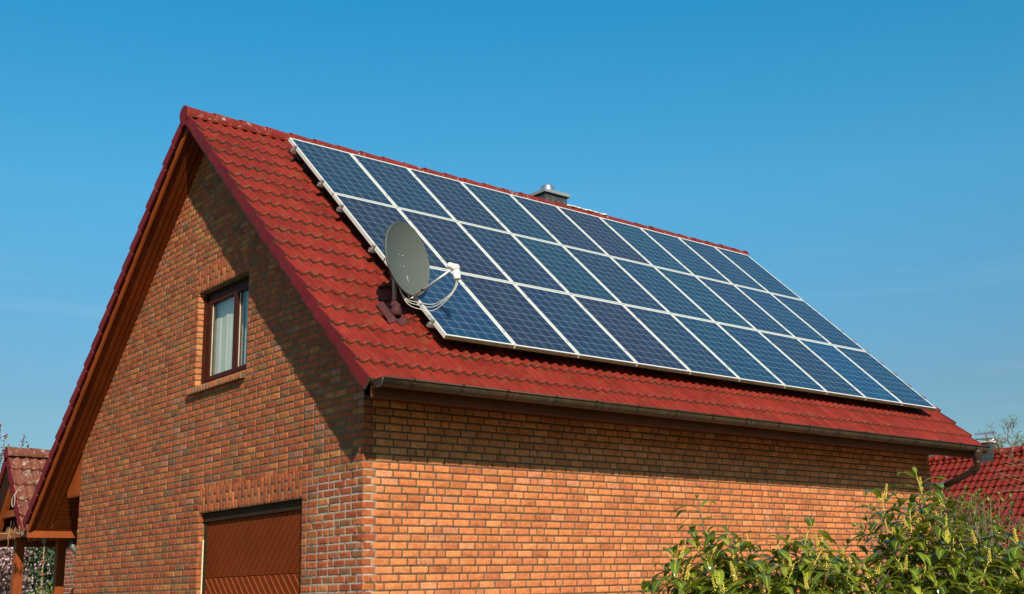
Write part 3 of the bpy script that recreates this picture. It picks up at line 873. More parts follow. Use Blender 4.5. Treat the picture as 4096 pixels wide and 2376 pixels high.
sash(YM + 0.004, y1 - 0.138); sash(y0 + 0.078, YM - 0.004)
mb = MB()                                                              # curtain panels behind the panes
for (a, b) in ((-0.06, 0.80), (-0.58, -0.10)):
    n = 40; V = []
    for zz in (z0 + 0.05, zt - 0.02):
        for i in range(n + 1):
            V.append((XW + 0.12 + 0.003 * math.sin(i * 1.35) + 0.006 * math.sin(i * 0.5), a + (b - a) * i / n, zz))
    mb.add(V, grid_faces(2, n + 1), 0, None, True)
mb.build('curtain', M['curtain'], window)
mb = MB()                                                              # the pale room seen past the curtain
mb.box(XW + 0.10, XW + 0.9, y1 + 0.0, y1 + 0.02, z0, zt); mb.box(XW + 0.10, XW + 0.9, y0 - 0.02, y0, z0, zt)
mb.box(XW + 1.6, XW + 1.62, -2.0, 2.2, z0 - 0.8, zt + 0.2); mb.box(XW + 0.08, XW + 0.35, y0, y1, z0 - 0.03, z0 + 0.01)
mb.build('inner_reveal', M['white_wall'], window)
mb = MB()                                                              # rowlock brick sill
n = 19; sy0, sy1 = -0.60, 0.985
pw = (sy1 - sy0) / n
SILLP = [((0.30, 0.12, 0.055), 3), ((0.20, 0.11, 0.06), 3), ((0.38, 0.12, 0.05), 2), ((0.24, 0.13, 0.075), 2)]
a = Vector((0.93, 0, 0.36)).normalized(); nn = Vector((-a.z, 0, a.x))
cells_ = [(sy0 + k * pw + 0.004, sy0 + (k + 1) * pw - 0.004) for k in range(n)]
cols_s = [np.array(random.choices([p[0] for p in SILLP], [p[1] for p in SILLP])[0]) * random.uniform(0.85, 1.15) for _ in cells_]
brick_mesh(mb, [(p, q, 0.0, 0.15) for p, q in cells_], (XG - 0.062, 0, z0 - 0.026), (0, 1, 0), tuple(a), tuple(nn), SILLP, 0.7, cols_s)
brick_mesh(mb, [(p, q, -0.085, -0.002) for p, q in cells_], (XG - 0.064, 0, z0 - 0.024), (0, 1, 0), (0.06, 0, 0.998), (-1, 0, 0.06), SILLP, 0.7, cols_s)
mb.prism([(XG - 0.052, sy0 + 0.002, z0 - 0.106), (XG + 0.10, sy0 + 0.002, z0 - 0.09), (XG + 0.10, sy0 + 0.002, z0 + 0.022), (XG - 0.052, sy0 + 0.002, z0 - 0.04)], (0, sy1 - sy0 - 0.004, 0), 1)
mb.build('sill', [M['brick'], M['mortar']], window)

# --- garage door
gy0, gy1, gz1 = GAR[0], GAR[1], GAR[3]
XD = XG + 0.085
mb = MB()
mb.box(XD - 0.018, XD + 0.06, gy1 - 0.085, gy1 - 0.022, 0, gz1 - 0.004)
mb.box(XD - 0.018, XD + 0.06, gy0 + 0.004, gy0 + 0.06, 0, gz1 - 0.004)
mb.box(XD - 0.03, XD + 0.06, gy0 + 0.003, gy1 - 0.003, gz1 - 0.115, gz1 - 0.003)
mb.box(XD - 0.036, XD - 0.028, gy0 + 0.003, gy1 - 0.003, gz1 - 0.112, gz1 - 0.100)
door = mb.build('garage_door', M['door_frame'], house)
mb = MB(); mb.box(XD - 0.03, XD + 0.03, gy1 - 0.0125, gy1 - 0.006, 0.0, gz1 - 0.33)
mb.build('foam_seal', M['foam'], door)
def clip_poly(poly, nrm, d):
    out = []
    for i in range(len(poly)):
        a, b = poly[i], poly[(i + 1) % len(poly)]
        da, db = a[0] * nrm[0] + a[1] * nrm[1] - d, b[0] * nrm[0] + b[1] * nrm[1] - d
        if da >= 0: out.append(a)
        if da * db < 0:
            t = da / (da - db); out.append((a[0] + (b[0] - a[0]) * t, a[1] + (b[1] - a[1]) * t))
    return out
def planks(mb, x, ya, yb, za, zb, direction, pitch, gap, raised=False):
    mb.box(x + 0.012, x + 0.03, ya, yb, za, zb, 1)
    s = 1 / math.sqrt(2); nrm = (s, s * direction)                       # plank edges are perpendicular to nrm
    ds = [p[0] * nrm[0] + p[1] * nrm[1] for p in ((ya, za), (yb, za), (ya, zb), (yb, zb))]
    d = min(ds) - 0.03
    while d < max(ds):
        pl = [(ya, za), (yb, za), (yb, zb), (ya, zb)]
        pl = clip_poly(pl, nrm, d + gap / 2); pl = clip_poly(pl, (-nrm[0], -nrm[1]), -(d + pitch - gap / 2)) if pl else pl
        if len(pl) > 2:
            mb.prism([(x, p[0], p[1]) for p in pl], (0.014, 0, 0), 0)
        if raised:
            pl = clip_poly([(ya, za), (yb, za), (yb, zb), (ya, zb)], nrm, d - 0.010)
            pl = clip_poly(pl, (-nrm[0], -nrm[1]), -(d + 0.010)) if pl else pl
            if len(pl) > 2: mb.prism([(x - 0.008, p[0], p[1]) for p in pl], (0.02, 0, 0), 2)
        d += pitch
mb = MB()
py0, py1 = gy0 + 0.062, gy1 - 0.088
ZSPLIT = 1.70
planks(mb, XD, py0, py1, ZSPLIT + 0.004, gz1 - 0.118, 1, 0.098, 0.010)
planks(mb, XD, py0, py1, 0.03, ZSPLIT - 0.004, -1, 0.098, 0.008, True)
mb.build('door_panel', [M['door'], M['groove'], M['door_edge']], door)

# --- gutter with brackets, end caps, down pipe
GY, GZ, GR = -4.128, 3.508, 0.080
def half_round(mb, x0, x1, r, mi=0, lip=True, nx=2, th=0.004):
    seg = 16; V = []
    for k in range(2):
        for i in range(nx):
            x = x0 + (x1 - x0) * i / (nx - 1)
            for j in range(seg + 1):
                a = math.pi * j / seg
                rr = r - th * k
                V.append((x, GY + rr * math.cos(a), GZ - rr * math.sin(a)))
    n = seg + 1
    F = grid_faces(nx, n); F2 = [[q + nx * n for q in f[::-1]] for f in grid_faces(nx, n)]
    F3 = [[j, j + 1, nx * n + j + 1, nx * n + j] for j in range(seg)] + [[(nx - 1) * n + j, nx * n + (nx - 1) * n + j, nx * n + (nx - 1) * n + j + 1, (nx - 1) * n + j + 1] for j in range(seg)]
    mb.add(V, F + F2 + F3, mi, None, True)
GX0, GX1 = -1.225, 10.50
mb = MB(); half_round(mb, GX0, GX1, GR, 0, True, 12)
for k in range(9): half_round(mb, GX0 + 0.35 + k * 1.33, GX0 + 0.39 + k * 1.33, GR + 0.0015, 0)
mb.tube([(GX0, GY - GR - 0.004, GZ + 0.002), (GX1, GY - GR - 0.004, GZ + 0.002)], 0.0115, 8, 1)
gut = mb.build('gutter', [M['gutter'], M['pipe']], house)
for k, x in enumerate((-0.85, -0.235, 0.365, 1.06, 1.68, 2.36, 3.03, 3.70, 4.36, 5.03, 5.69, 6.36, 7.02, 7.69, 8.35, 9.0, 9.62, 10.1)):
    q = MB(); half_round(q, x - 0.014, x + 0.014, GR + 0.0045, 0, False)
    q.box(x - 0.014, x + 0.014, GY - GR - 0.022, GY - GR + 0.012, GZ - 0.002, GZ + 0.017)
    q.box(x - 0.014, x + 0.014, GY - GR - 0.010, GY - 3.93 + 3.93 + GR, GZ + 0.012, GZ + 0.016)
    q.lathe([(0.010, 0), (0.010, 0.012)], (x, GY - GR * 0.93 - 0.003, GZ - 0.034), (0, -1, -0.3), 8)
    q.build('bracket', M['pipe'], gut)
for x, dx in ((GX0, -0.006), (GX1, 0.006)):
    q = MB()
    q.prism([(x, GY + (GR + 0.004) * math.cos(math.pi * j / 16), GZ - (GR + 0.004) * math.sin(math.pi * j / 16)) for j in range(17)], (dx, 0, 0))
    q.tube([(x, GY + (GR + 0.006) * math.cos(math.pi * j / 16), GZ - (GR + 0.006) * math.sin(math.pi * j / 16)) for j in range(17)], 0.006, 6, 1)
    q.build('end_cap', [M['pipe'], M['zinc']], gut)
mb = MB()
px = 10.225
mb.lathe([(0.092, -0.045), (0.090, -0.10), (0.066, -0.165), (0.064, -0.215), (0.058, -0.22)], (px, GY, GZ), (0, 0, 1), 20, 0)
path = [(px, GY, GZ - 0.17), (px - 0.01, GY, GZ - 0.245)]
for t in range(1, 7):
    a = R(62) * t / 6
    path.append((px - 0.012 + 0.004 * t, GY + 0.13 * (1 - math.cos(a)), GZ - 0.245 - 0.13 * math.sin(a)))
end = path[-1]
path += [(10.245, -3.72, 3.02), (10.27, -3.48, 2.94)]
mb.tube(path, 0.051, 16)
for p in (path[1], path[7]): 
    mb.tube([(p[0], p[1], p[2] + 0.012), (p[0], p[1] + 0.01, p[2] - 0.02)], 0.055, 16)
mb.tube([(10.27, -3.50, 2.95), (10.275, -3.43, 2.90), (10.28, -3.385, 2.80), (10.28, -3.37, 2.6), (10.28, -3.37, 0.0)], 0.049, 14)
mb.build('downpipe', [M['pipe'], M['gutter']], house)
# left gutter, its outlet and pipe elbow below the beam
mb = MB()
LY = 6.22
for j in range(1):
    seg = 10; V = []
    for x in (XV + 0.03, XE - 0.1):
        for k in range(seg + 1):
            a = math.pi * k / seg; V.append((x, LY + 0.08 * math.cos(a), 2.60 - 0.08 * math.sin(a)))
    mb.add(V, grid_faces(2, seg + 1), 0, None, True)
mb.lathe([(0.075, 0.06), (0.072, 0.0), (0.042, -0.058), (0.042, -0.095), (0.038, -0.10)], (-0.872, LY, 2.50), (0, 0, 1), 18)
mb.tube([(-0.42, LY, 2.50), (-0.42, LY - 0.005, 2.38), (-0.40, LY - 0.04, 2.31), (-0.36, LY - 0.12, 2.25), (-0.30, LY - 0.25, 2.19)], 0.055, 14)
mb.build('left_gutter', M['zinc'], house)

# --- chimney behind the ridge
mb = MB()
cx0, cx1, cy0, cy1, cz = 5.735, 6.285, 1.02, 1.62, 8.375
mb.box(cx0 + 0.012, cx1 - 0.012, cy0 + 0.012, cy1 - 0.012, 7.0, cz)
w = (cx1 - cx0) / 4
for i in range(4):
    mb.box(cx0 + i * w + 0.003, cx0 + (i + 1) * w - 0.003, cy0, cy0 + 0.011, 7.2, cz - 0.002)
    mb.box(cx0 + i * w + 0.003, cx0 + (i + 1) * w - 0.003, cy1 - 0.011, cy1, 7.0, cz - 0.002)
    mb.lathe([(0.006, 0), (0.006, 0.004)], (cx0 + (i + 0.5) * w, cy0, cz - 0.11), (0, -1, 0), 8, 1)
w = (cy1 - cy0) / 4
for i in range(4):
    for xx in (cx0, cx1 - 0.011): mb.box(xx, xx + 0.011, cy0 + 0.012 + i * w * 0.96 + 0.003, cy0 + 0.012 + (i + 1) * w * 0.96 - 0.003, 7.0, cz - 0.002)
chim = mb.build('chimney', [M['cladding'], M['white_pl']], house)
mb = MB(); mb.box(cx0 - 0.035, cx1 + 0.045, cy0 - 0.05, cy1 + 0.05, cz + 0.003, cz + 0.062); mb.box(cx0 - 0.03, cx1 + 0.04, cy0 - 0.045, cy1 + 0.045, cz + 0.062, cz + 0.066)
mb.build('chimney_cap', M['cap'], chim)
mb = MB(); mb.lathe([(0.125, 0.0), (0.125, 0.14), (0.118, 0.15), (0.05, 0.185), (0.002, 0.19)], (5.99, 1.22, cz + 0.067), (0, 0, 1), 24, caps=False)
mb.build('flue_cover', M['steel'], chim)
mb = MB()
n = 26; V = []
for j in range(8):
    for i in range(n + 1):
        x = 5.80 + 0.98 * i / n; a = math.pi * (0.20 + 0.60 * j / 7)
        fr = 0.006 * math.sin(x * 30) + 0.004 * math.sin(x * 71)
        r = 0.130 + 0.01 * (((x - XV + 0.035 - 0.43) % 0.402) < 0.07)
        V.append((x, YR - r * math.cos(a) * (1 + 0.0 * j), ZC + r * math.sin(a) + fr))
V2 = V
mb.add(V, grid_faces(8, n + 1), 0, None, True)
mb.prism([(5.72, 0.70, 7.96), (6.45, 0.70, 7.94), (6.45, cy0, 7.66), (5.72, cy0, 7.66)], (0, 0.02, 0.02))
mb.build('lead_flashing', M['lead'], chim)

# ------------------------------------------------------------------ solar panels
TH = R(44.245)
PW_, PH_, GAP = 0.99, 1.66, 0.02
def panel_tint(c): return (*c, 1)
B = dict(b=(0.004, 0.026, 0.062), n=(0.008, 0.018, 0.044), v=(0.011, 0.015, 0.040), t=(0.003, 0.030, 0.062), d=(0.006, 0.022, 0.052), k=(0.003, 0.032, 0.078))
TINTS = ['bbdtnvtbdb', 'nndtdbtdbd', 'kndvdtbnkd']
ADJ = dict(b='mid-blue', n='navy', v='violet-navy', t='teal-blue', d='blue', k='bright blue')
ORD = ['first', 'second', 'third', 'fourth', 'fifth', 'sixth', 'seventh', 'eighth', 'ninth', 'tenth']
ROWN = ['top row under the ridge', 'middle row', 'bottom row above the eave']
def local_frame():
    q = MB(); t = 0.016; h = 0.050
    q.box(0, PW_, 0, t, -h, 0); q.box(0, PW_, PH_ - t, PH_, -h, 0)
    q.box(0, t, t, PH_ - t, -h, 0); q.box(PW_ - t, PW_, t, PH_ - t, -h, 0)
    return q
def local_sheet():
    q = MB(); t = 0.0162
    q.box(t, PW_ - t, t, PH_ - t, -0.010, -0.003)
    return q
def put(root, row, colm):
    u0 = colm * (PW_ + GAP) + 0.01; v1 = row * (PH_ + GAP) + 0.01 + PH_
    root.location = (u0, -v1 * math.cos(TH), 7.7 - v1 * math.sin(TH))
    root.rotation_euler = (TH, 0, 0)
    k = TINTS[row][colm]
    extra = ', behind the dish' if (row, colm) in ((1, 0),) else ''
    root['label'] = '%s solar panel, %s from the gable end in the %s%s' % (ADJ[k], ORD[colm], ROWN[row], extra)
    for ch in root.children:
        ch.color = panel_tint(tuple(x * random.uniform(0.93, 1.07) for x in B[k]))
first = thing('solar_panel', (0, 0, 0), 'solar panel', 'solar panel', 'solar panels on the roof')
fr_ = local_frame().build('panel_frame', M['frame'], first)
sh_ = local_sheet().build('cell_sheet', M['cells'], first)
put(first, 0, 0)
for row in range(3):
    for colm in range(10):
        if row == colm == 0: continue
        r = first.copy(); col.objects.link(r)
        for ch in (fr_, sh_):
            c = ch.copy(); col.objects.link(c); c.parent = r
        put(r, row, colm)
# mounting rails: six along the roof, each with end clamps and mid clamps
def rail_mesh():
    q = MB()
    q.box(-0.045, 10.14, -0.02, 0.02, -0.092, -0.087); q.box(-0.045, 10.14, -0.02, -0.014, -0.087, -0.052); q.box(-0.045, 10.14, 0.014, 0.02, -0.087, -0.052)
    q.box(-0.045, 10.14, -0.014, -0.006, -0.056, -0.052); q.box(-0.045, 10.14, 0.006, 0.014, -0.056, -0.052)
    return q
def end_clamp():
    q = MB()
    q.box(-0.022, 0.008, -0.022, 0.022, -0.051, -0.044); q.box(-0.022, -0.016, -0.022, 0.022, -0.044, 0.001); q.box(-0.022, 0.016, -0.022, 0.022, 0.001, 0.005)
    q.box(0.004, 0.008, -0.022, 0.022, -0.044, 0.001)
    q.lathe([(0.008, 0), (0.008, 0.007)], (-0.006, 0, 0.005), (0, 0, 1), 8)
    return q
def mid_clamp():
    q = MB(); q.box(0.0, 0.030, -0.02, 0.02, 0.0015, 0.0045); q.lathe([(0.007, 0), (0.007, 0.006)], (0.015, 0, 0.0045), (0, 0, 1), 8)
    q.box(0.008, 0.022, -0.02, 0.02, -0.051, 0.0015)
    return q
VR = [(0.30, 'uppermost'), (1.33, 'second highest'), (2.02, 'third highest'), (3.06, 'fourth highest'), (3.72, 'second lowest'), (4.73, 'lowest')]
def put_rail(root, i):
    v, w = VR[i]
    root.location = (0.0, -v * math.cos(TH), 7.7 - v * math.sin(TH)); root.rotation_euler = (TH, 0, 0)
    root['label'] = '%s aluminium mounting rail under the solar panels, its clamped end showing' % w
r0 = thing('mounting_rail', (0, 0, 0), 'rail', 'mounting rail', 'rails under the solar panels')
parts = [rail_mesh().build('rail', M['alu'], r0)]
e = end_clamp().build('end_clamp', M['alu'], r0); parts.append(e)
mc = mid_clamp().build('mid_clamp', M['alu'], r0); parts.append(mc); mc.location = (1.01 - 0.015, 0, 0)
for k in range(2, 10):
    c = mc.copy(); col.objects.link(c); c.parent = r0; c.location = (1.01 * k - 0.015, 0, 0); parts.append(c)
put_rail(r0, 0)
for i in range(1, 6):
    r = r0.copy(); col.objects.link(r)
    for p in parts:
        c = p.copy(); col.objects.link(c); c.parent = r
    put_rail(r, i)

# ------------------------------------------------------------------ satellite dish
dish = thing('satellite_dish', (-0.285, -3.03, 4.55), 'grey satellite dish on a mast beside the lower left solar panels', 'satellite dish')
n_ = Vector((0.3154, -0.9438, 0.0991)).normalized(); r_ = Vector((0, 0, 1)).cross(n_).normalized(); u_ = n_.cross(r_)
dc = Vector((-0.18, -3.16, 7.7 - 2.562))
A_, B_ = 0.405, 0.434
mb = MB(); nr, na = 12, 64; V = []
for back in (0, 1):
    for i in range(nr + 1):
        for j in range(na):
            a = 2 * math.pi * j / na; q = max(i, 0.02) / nr
            d = -0.085 * (1 - q * q) - (0.010 if back else 0)
            V.append(tuple(dc + r_ * (A_ * q * math.cos(a)) + u_ * (B_ * q * math.sin(a)) + n_ * d))
for ex, d in ((1.010, 0.003), (1.018, -0.004), (1.016, -0.024), (1.0, -0.026)):
    for j in range(na):
        a = 2 * math.pi * j / na
        V.append(tuple(dc + r_ * (A_ * ex * math.cos(a)) + u_ * (B_ * ex * math.sin(a)) + n_ * d))
F = []
ring = lambda i: i * na
order_f = list(range(nr + 1)); base_b = nr + 1; base_r = 2 * (nr + 1)
def strip(ra, rb):
    return [[ra * na + j, ra * na + (j + 1) % na, rb * na + (j + 1) % na, rb * na + j] for j in range(na)]
for i in range(nr): F += strip(i, i + 1); F += [f[::-1] for f in strip(base_b + i, base_b + i + 1)]
F += strip(nr, base_r) + strip(base_r, base_r + 1) + strip(base_r + 1, base_r + 2) + strip(base_r + 2, base_r + 3) + strip(base_r + 3, base_b + nr)
F += [list(range(na))[::-1], [base_b * na + j for j in range(na)]]
mb.add(V, F, 0, None, True)
refl = mb.build('reflector', M['dish'], dish)
for (a, b) in ((-0.035, 0.06), (0.035, 0.06), (-0.035, -0.07), (0.035, -0.07)):
    q = MB(); p = dc + r_ * (a - 0.02) + u_ * b + n_ * (-0.085)
    q.lathe([(0.008, 0.0), (0.008, 0.003), (0.005, 0.004), (0.005, 0.007)], p, n_, 10)
    q.build('bolt', M['galv'], refl)
q = MB(); V = []
for i in range(9):
    t = i / 8; hh = 0.010 * math.sin(math.pi * min(1, 0.15 + t)) * (1 - 0.5 * t)
    for sx in (-1, 1):
        a_, b_ = 0.035 + 0.012 * t + sx * hh * 0.35 + 0.003 * math.sin(t * 9), -0.17 - 0.13 * t
        q2 = math.hypot(a_ / A_, b_ / B_)
        V.append(tuple(dc + r_ * a_ + u_ * b_ + n_ * (-0.085 * (1 - q2 * q2) + 0.0015)))
q.add(V, grid_faces(9, 2)); q.build('bird_dropping', M['white_pl'], refl)
mb = MB()
mb.tube([(-0.285, -3.03, zr(-3.03) + 0.05), (-0.285, -3.03, 5.22)], 0.024, 14)
mb.build('mast', M['galv'], dish)
mb = MB()
bk = dc + n_ * (-0.10)
mb.frame_box(bk, r_, u_, n_, (-0.09, 0.09), (-0.13, 0.13), (-0.012, 0.0))
mb.frame_box(bk, r_, u_, n_, (-0.07, -0.06), (-0.12, 0.12), (-0.09, -0.012)); mb.frame_box(bk, r_, u_, n_, (0.06, 0.07), (-0.12, 0.12), (-0.09, -0.012))
mb.tube([tuple(bk + u_ * -0.02 - n_ * 0.04), (-0.285, -3.03, 5.12)], 0.03, 10)
mb.build('mount_bracket', M['galv'], dish)
lnb = Vector((0.093, -3.685, 7.7 - 2.775))
ab = dc - u_ * (B_ + 0.012) - n_ * 0.03 + r_ * 0.03
mb = MB()
mb.tube([tuple(bk - u_ * 0.12 - n_ * 0.05), tuple(ab - u_ * 0.02 - n_ * 0.02), tuple(ab - u_ * 0.012 + n_ * 0.03)], 0.013, 10)
mb.tube([tuple(ab - u_ * 0.012 + n_ * 0.0), tuple(lnb + Vector((-0.035, 0.06, 0.0)))], 0.0135, 12)
k = ab.lerp(lnb, 0.27); kd = (lnb - ab).normalized()
mb.tube([tuple(k - kd * 0.022), tuple(k + kd * 0.022)], 0.016, 12, 1)
mb.build('arm', [M['alu'], M['black']], dish)
mb = MB()
tw = Vector((-0.22, 0.62, 0.28)).normalized()                            # feed horn looks back at the dish
ax = Vector((0.10, -0.12, -1)).normalized()
mb.lathe([(0.030, 0.062), (0.044, 0.050), (0.050, 0.02), (0.050, -0.002)], lnb - ax * 0.0, -ax, 24)
mb.lathe([(0.043, 0.0), (0.041, -0.10), (0.036, -0.112)], lnb, -ax, 24)
mb.lathe([(0.030, 0.0), (0.036, 0.03), (0.040, 0.09), (0.036, 0.10)], lnb + Vector((0, 0, 0.028)), tw, 20)
mb.build('lnb', M['white_pl'], dish)
for i, (dx, sag) in enumerate(((-0.016, 0.0), (0.004, 0.03), (0.020, 0.07))):
    p0 = lnb + ax * 0.10 + Vector((dx, 0.01 * i, 0))
    pts = [p0, p0 + Vector((0.0, 0.01, -0.07)), lnb + Vector((-0.03, 0.08, -0.27 - sag * .4)), lnb + Vector((-0.13, 0.24, -0.36 - sag)), lnb + Vector((-0.24, 0.42, -0.315 - sag)),
           lnb + Vector((-0.31, 0.52, -0.26 - sag * .6)), lnb + Vector((-0.36, 0.60, -0.10)), lnb + Vector((-0.36, 0.62, 0.04))]
    out = []
    for s in range(len(pts) - 1):
        a0, a1, a2, a3 = pts[max(s - 1, 0)], pts[s], pts[s + 1], pts[min(s + 2, len(pts) - 1)]
        for t in (0, .2, .4, .6, .8):
            out.append(0.5 * ((2 * a1) + (a2 - a0) * t + (2 * a0 - 5 * a1 + 4 * a2 - a3) * t * t + (3 * a1 - a0 - 3 * a2 + a3) * t ** 3))
    out.append(pts[-1])
    q = MB(); q.tube([tuple(p) for p in out], 0.0038, 6)
    q.build('cable', M['cable'], dish)

# ------------------------------------------------------------------ carport at the left
cp = thing('carport', (0.6, 7.6, 0), 'timber carport with a small lichen spotted tiled roof left of the house', 'carport')
CX, CY, CZ, CT = -1.14, 7.66, 4.07, 1.25
cc_, cs_ = math.cos(math.atan(CT)), math.sin(math.atan(CT))
SCr, NCr, SCl, NCl = (0, -cc_, -cs_), (0, -cs_, cc_), (0, cc_, -cs_), (0, cs_, cc_)
mb = MB()
fr = [0.42 + 0.36 * k for k in range(5)]
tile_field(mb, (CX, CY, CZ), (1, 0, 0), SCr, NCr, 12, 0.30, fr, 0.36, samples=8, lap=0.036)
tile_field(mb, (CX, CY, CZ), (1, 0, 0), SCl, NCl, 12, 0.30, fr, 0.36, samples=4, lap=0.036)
mb.frame_box((0, CY, CZ), (1, 0, 0), SCr, NCr, (CX + 0.04, CX + 3.55), (0.0, 1.80), (-0.13, -0.11), 2); mb.frame_box((0, CY, CZ), (1, 0, 0), SCl, NCl, (CX + 0.04, CX + 3.55), (0.0, 1.80), (-0.13, -0.11), 2)
croof = mb.build('roof', [M['old_tile'], M['edge'], M['groove']], cp)
for S, Nn in ((SCr, NCr), (SCl, NCl)):
    mb = MB()
    for k, sf in enumerate(fr):
        sb = fr[k - 1] + 0.01 if k else 0.06
        O = np.array((CX - 0.018, CY, CZ)); S_, N2 = np.array(S), np.array(Nn)
        mb.prism([O + S_ * sb + N2 * -0.03, O + S_ * sf + N2 * 0.003, O + S_ * sf + N2 * -0.14, O + S_ * sb + N2 * -0.15], (0.024, 0, 0), 0, random.uniform(0.85, 1.1))
    mb.build('verge_tiles', M['verge'], croof)
mb = MB(); ridge_run(mb, CX - 0.03, CX + 3.6, 0.40, CY, CZ - 0.065, 0.120, 0.10, 0, 0.42)
P = [(CX - 0.031, CY + 0.118 * math.cos(math.pi * (-0.25 + 1.5 * j / 16)), CZ - 0.065 + 0.118 * math.sin(math.pi * (-0.25 + 1.5 * j / 16))) for j in range(17)]
mb.prism(P, (0.012, 0, 0), 2)
mb.build('ridge_tiles', [M['old_tile'], M['edge'], M['verge']], croof)
mb = MB()                                                               # boarded gable, set back
zgb = 3.05
for i in range(14):
    z = zgb + i * 0.085
    hw = (CZ - 0.2 - (z + 0.04)) / CT
    if hw > 0.03: mb.box(CX + 0.42, CX + 0.44, CY - hw, CY + hw, z + 0.004, z + 0.081, 0, random.uniform(0.85, 1.1))
mb.prism([(CX + 0.445, CY - (CZ - 0.2 - zgb) / CT, zgb), (CX + 0.445, CY + (CZ - 0.2 - zgb) / CT, zgb), (CX + 0.445, CY, CZ - 0.18)], (0.02, 0, 0), 1)
mb.build('gable_cladding', [M['wood'], M['groove']], cp)
for S, Nn in ((SCr, NCr), (SCl, NCl)):
    for q in (0.16, 1.6):
        mb = MB(); mb.frame_box((0, CY, CZ), (1, 0, 0), S, Nn, (CX + q, CX + q + 0.08), (0.12, 1.86), (-0.27, -0.15), 0)
        mb.build('rafter', M['wood_beam'], cp)
mb = MB(); mb.box(CX + 0.17, CX + 0.23, CY - 0.95, CY + 0.95, 2.92, 3.04)
mb.build('collar_tie', M['wood_beam'], cp)
mb = MB(); mb.box(CX + 0.05, CX + 0.17, CY - 1.25, CY + 3.0, 2.53, 2.66); mb.box(CX + 3.0, CX + 3.12, CY - 1.4, CY + 3.0, 2.30, 2.62)
mb.box(CX + 0.17, CX + 3.0, CY - 1.28, CY - 1.16, 2.46, 2.62); mb.box(CX + 0.17, CX + 3.0, CY + 1.2, CY + 1.32, 2.46, 2.62)
mb.build('beams', M['wood_beam'], cp)
mb = MB()
for i in range(30):
    mb.box(CX + 0.18, CX + 2.98, CY - 1.14 + i * 0.115, CY - 1.14 + i * 0.115 + 0.108, 2.63, 2.65, 0, random.uniform(0.85, 1.1))
mb.build('ceiling', M['wood_dark'], cp)
for (x, y, s) in ((-0.86, 7.52, 0.072), (-0.27, 7.18, 0.072), (1.9, 6.6, 0.07), (1.9, 9.0, 0.07), (-0.8, 10.4, 0.07)):
    q = MB(); q.box(x - s, x + s, y - s, y + s, 0, 2.53)
    q.build('post', M['wood_beam'], cp)

# brick outbuilding with pale joints behind the carport
ob = thing('brick_outbuilding', (3.5, 11.0, 0), 'small brick outbuilding with pale mortar joints behind the carport', 'outbuilding')
mb = MB()
rw = []; z = 1.0; COURSE_old = COURSE
while z < 2.75:
    rw += [(a, b, z + 0.006, z + COURSE - 0.006) for a, b in fill(9.4, 11.86, random.choice((LEN, HEAD)))]; z += COURSE
brick_mesh(mb, rw, (1.45, 0, 0), (0, 1, 0), (0, 0, 1), (-1, 0, 0), REAR, 0.8)
mb.box(1.4555, 5.5, 9.4, 11.86, 0, 2.75, 1)
mb.build('brick_wall', [M['brick'], M['pale_mortar']], ob)
mb = MB(); mb.box(1.3, 5.7, 9.2, 12.0, 2.753, 2.85)
mb.build('flat_roof', M['cladding'], ob)

# rain chain, wooden stake, dry vine
rc = thing('rain_chain', (-0.872, LY, 2.40), 'brass rain chain with small umbrella cups hanging from the gutter outlet', 'rain chain')
mb = MB(); z = 2.40; k = 0
while z > 0.05:
    ring_ = []
    for j in range(13):
        a = 2 * math.pi * j / 12
        w_ = 0.011 * math.cos(a); h_ = 0.020 * math.sin(a)
        ring_.append((-0.872 + (w_ if k % 2 else 0), LY + (0 if k % 2 else w_), z - 0.02 + h_))
    mb.tube(ring_, 0.0035, 5, caps=False); z -= 0.030; k += 1
mb.build('chain', simple('brass_links', (0.62, 0.46, 0.24), 0.35, 0.2, 30, metal=0.8), rc)
for zc_ in (2.11, 1.90, 1.70, 1.49, 1.28):
    q = MB(); q.lathe([(0.004, 0.03), (0.02, 0.024), (0.042, 0.008), (0.055, -0.010), (0.056, -0.012), (0.04, 0.002), (0.015, 0.018)], (-0.872, LY, zc_), (0, 0, 1), 10, caps=False)
    q.build('cup', simple('copper_cup', (0.30, 0.13, 0.08), 0.4, 0.2, 20, metal=0.6), rc)
q = MB(); q.tube([(-0.70, 7.45, 2.56), (-0.63, 7.50, 2.35), (-0.60, 7.54, 2.18), (-0.57, 7.57, 1.97), (-0.49, 7.63, 1.60), (-0.42, 7.68, 0)], [0.008, 0.008, 0.010, 0.012, 0.013, 0.014], 7)
tag(q.build('plant_stake', M['twig']), 'thin weathered wooden stake standing between the two carport posts', 'stake')
mb = MB()
random.seed(21)
vpts = [(-1.46, 6.85, 2.58), (-1.34, 6.68, 2.57), (-1.24, 6.58, 2.59), (-1.12, 6.50, 2.54)]
mb.tube(vpts, 0.008, 6)
for k in range(9):
    c = Vector((-1.26 + random.uniform(-0.10, 0.10), 6.60 + random.uniform(-.08, .08), 2.60 + random.uniform(-0.03, 0.03)))
    pts = []; a0 = random.uniform(0, 6); rr = random.uniform(0.04, 0.10)
    for j in range(14):
        a = a0 + j * 0.42
        pts.append(tuple(c + Vector((0.02 * math.sin(a * 1.7), rr * math.cos(a), rr * 0.8 * math.sin(a) + 0.01 * j * random.uniform(-1, 1)))))
    mb.tube(pts, [0.0055 - 0.0003 * j for j in range(14)], 5)
mb.tube([(-1.32, 6.68, 2.53), (-1.31, 6.66, 2.44), (-1.30, 6.69, 2.38), (-1.32, 6.74, 2.33), (-1.30, 6.72, 2.30)], [0.005, 0.005, 0.004, 0.004, 0.003], 5)
tag(mb.build('dry_vine', M['vine']), 'dry curling vine tendrils tangled on the carport beam', 'vine')
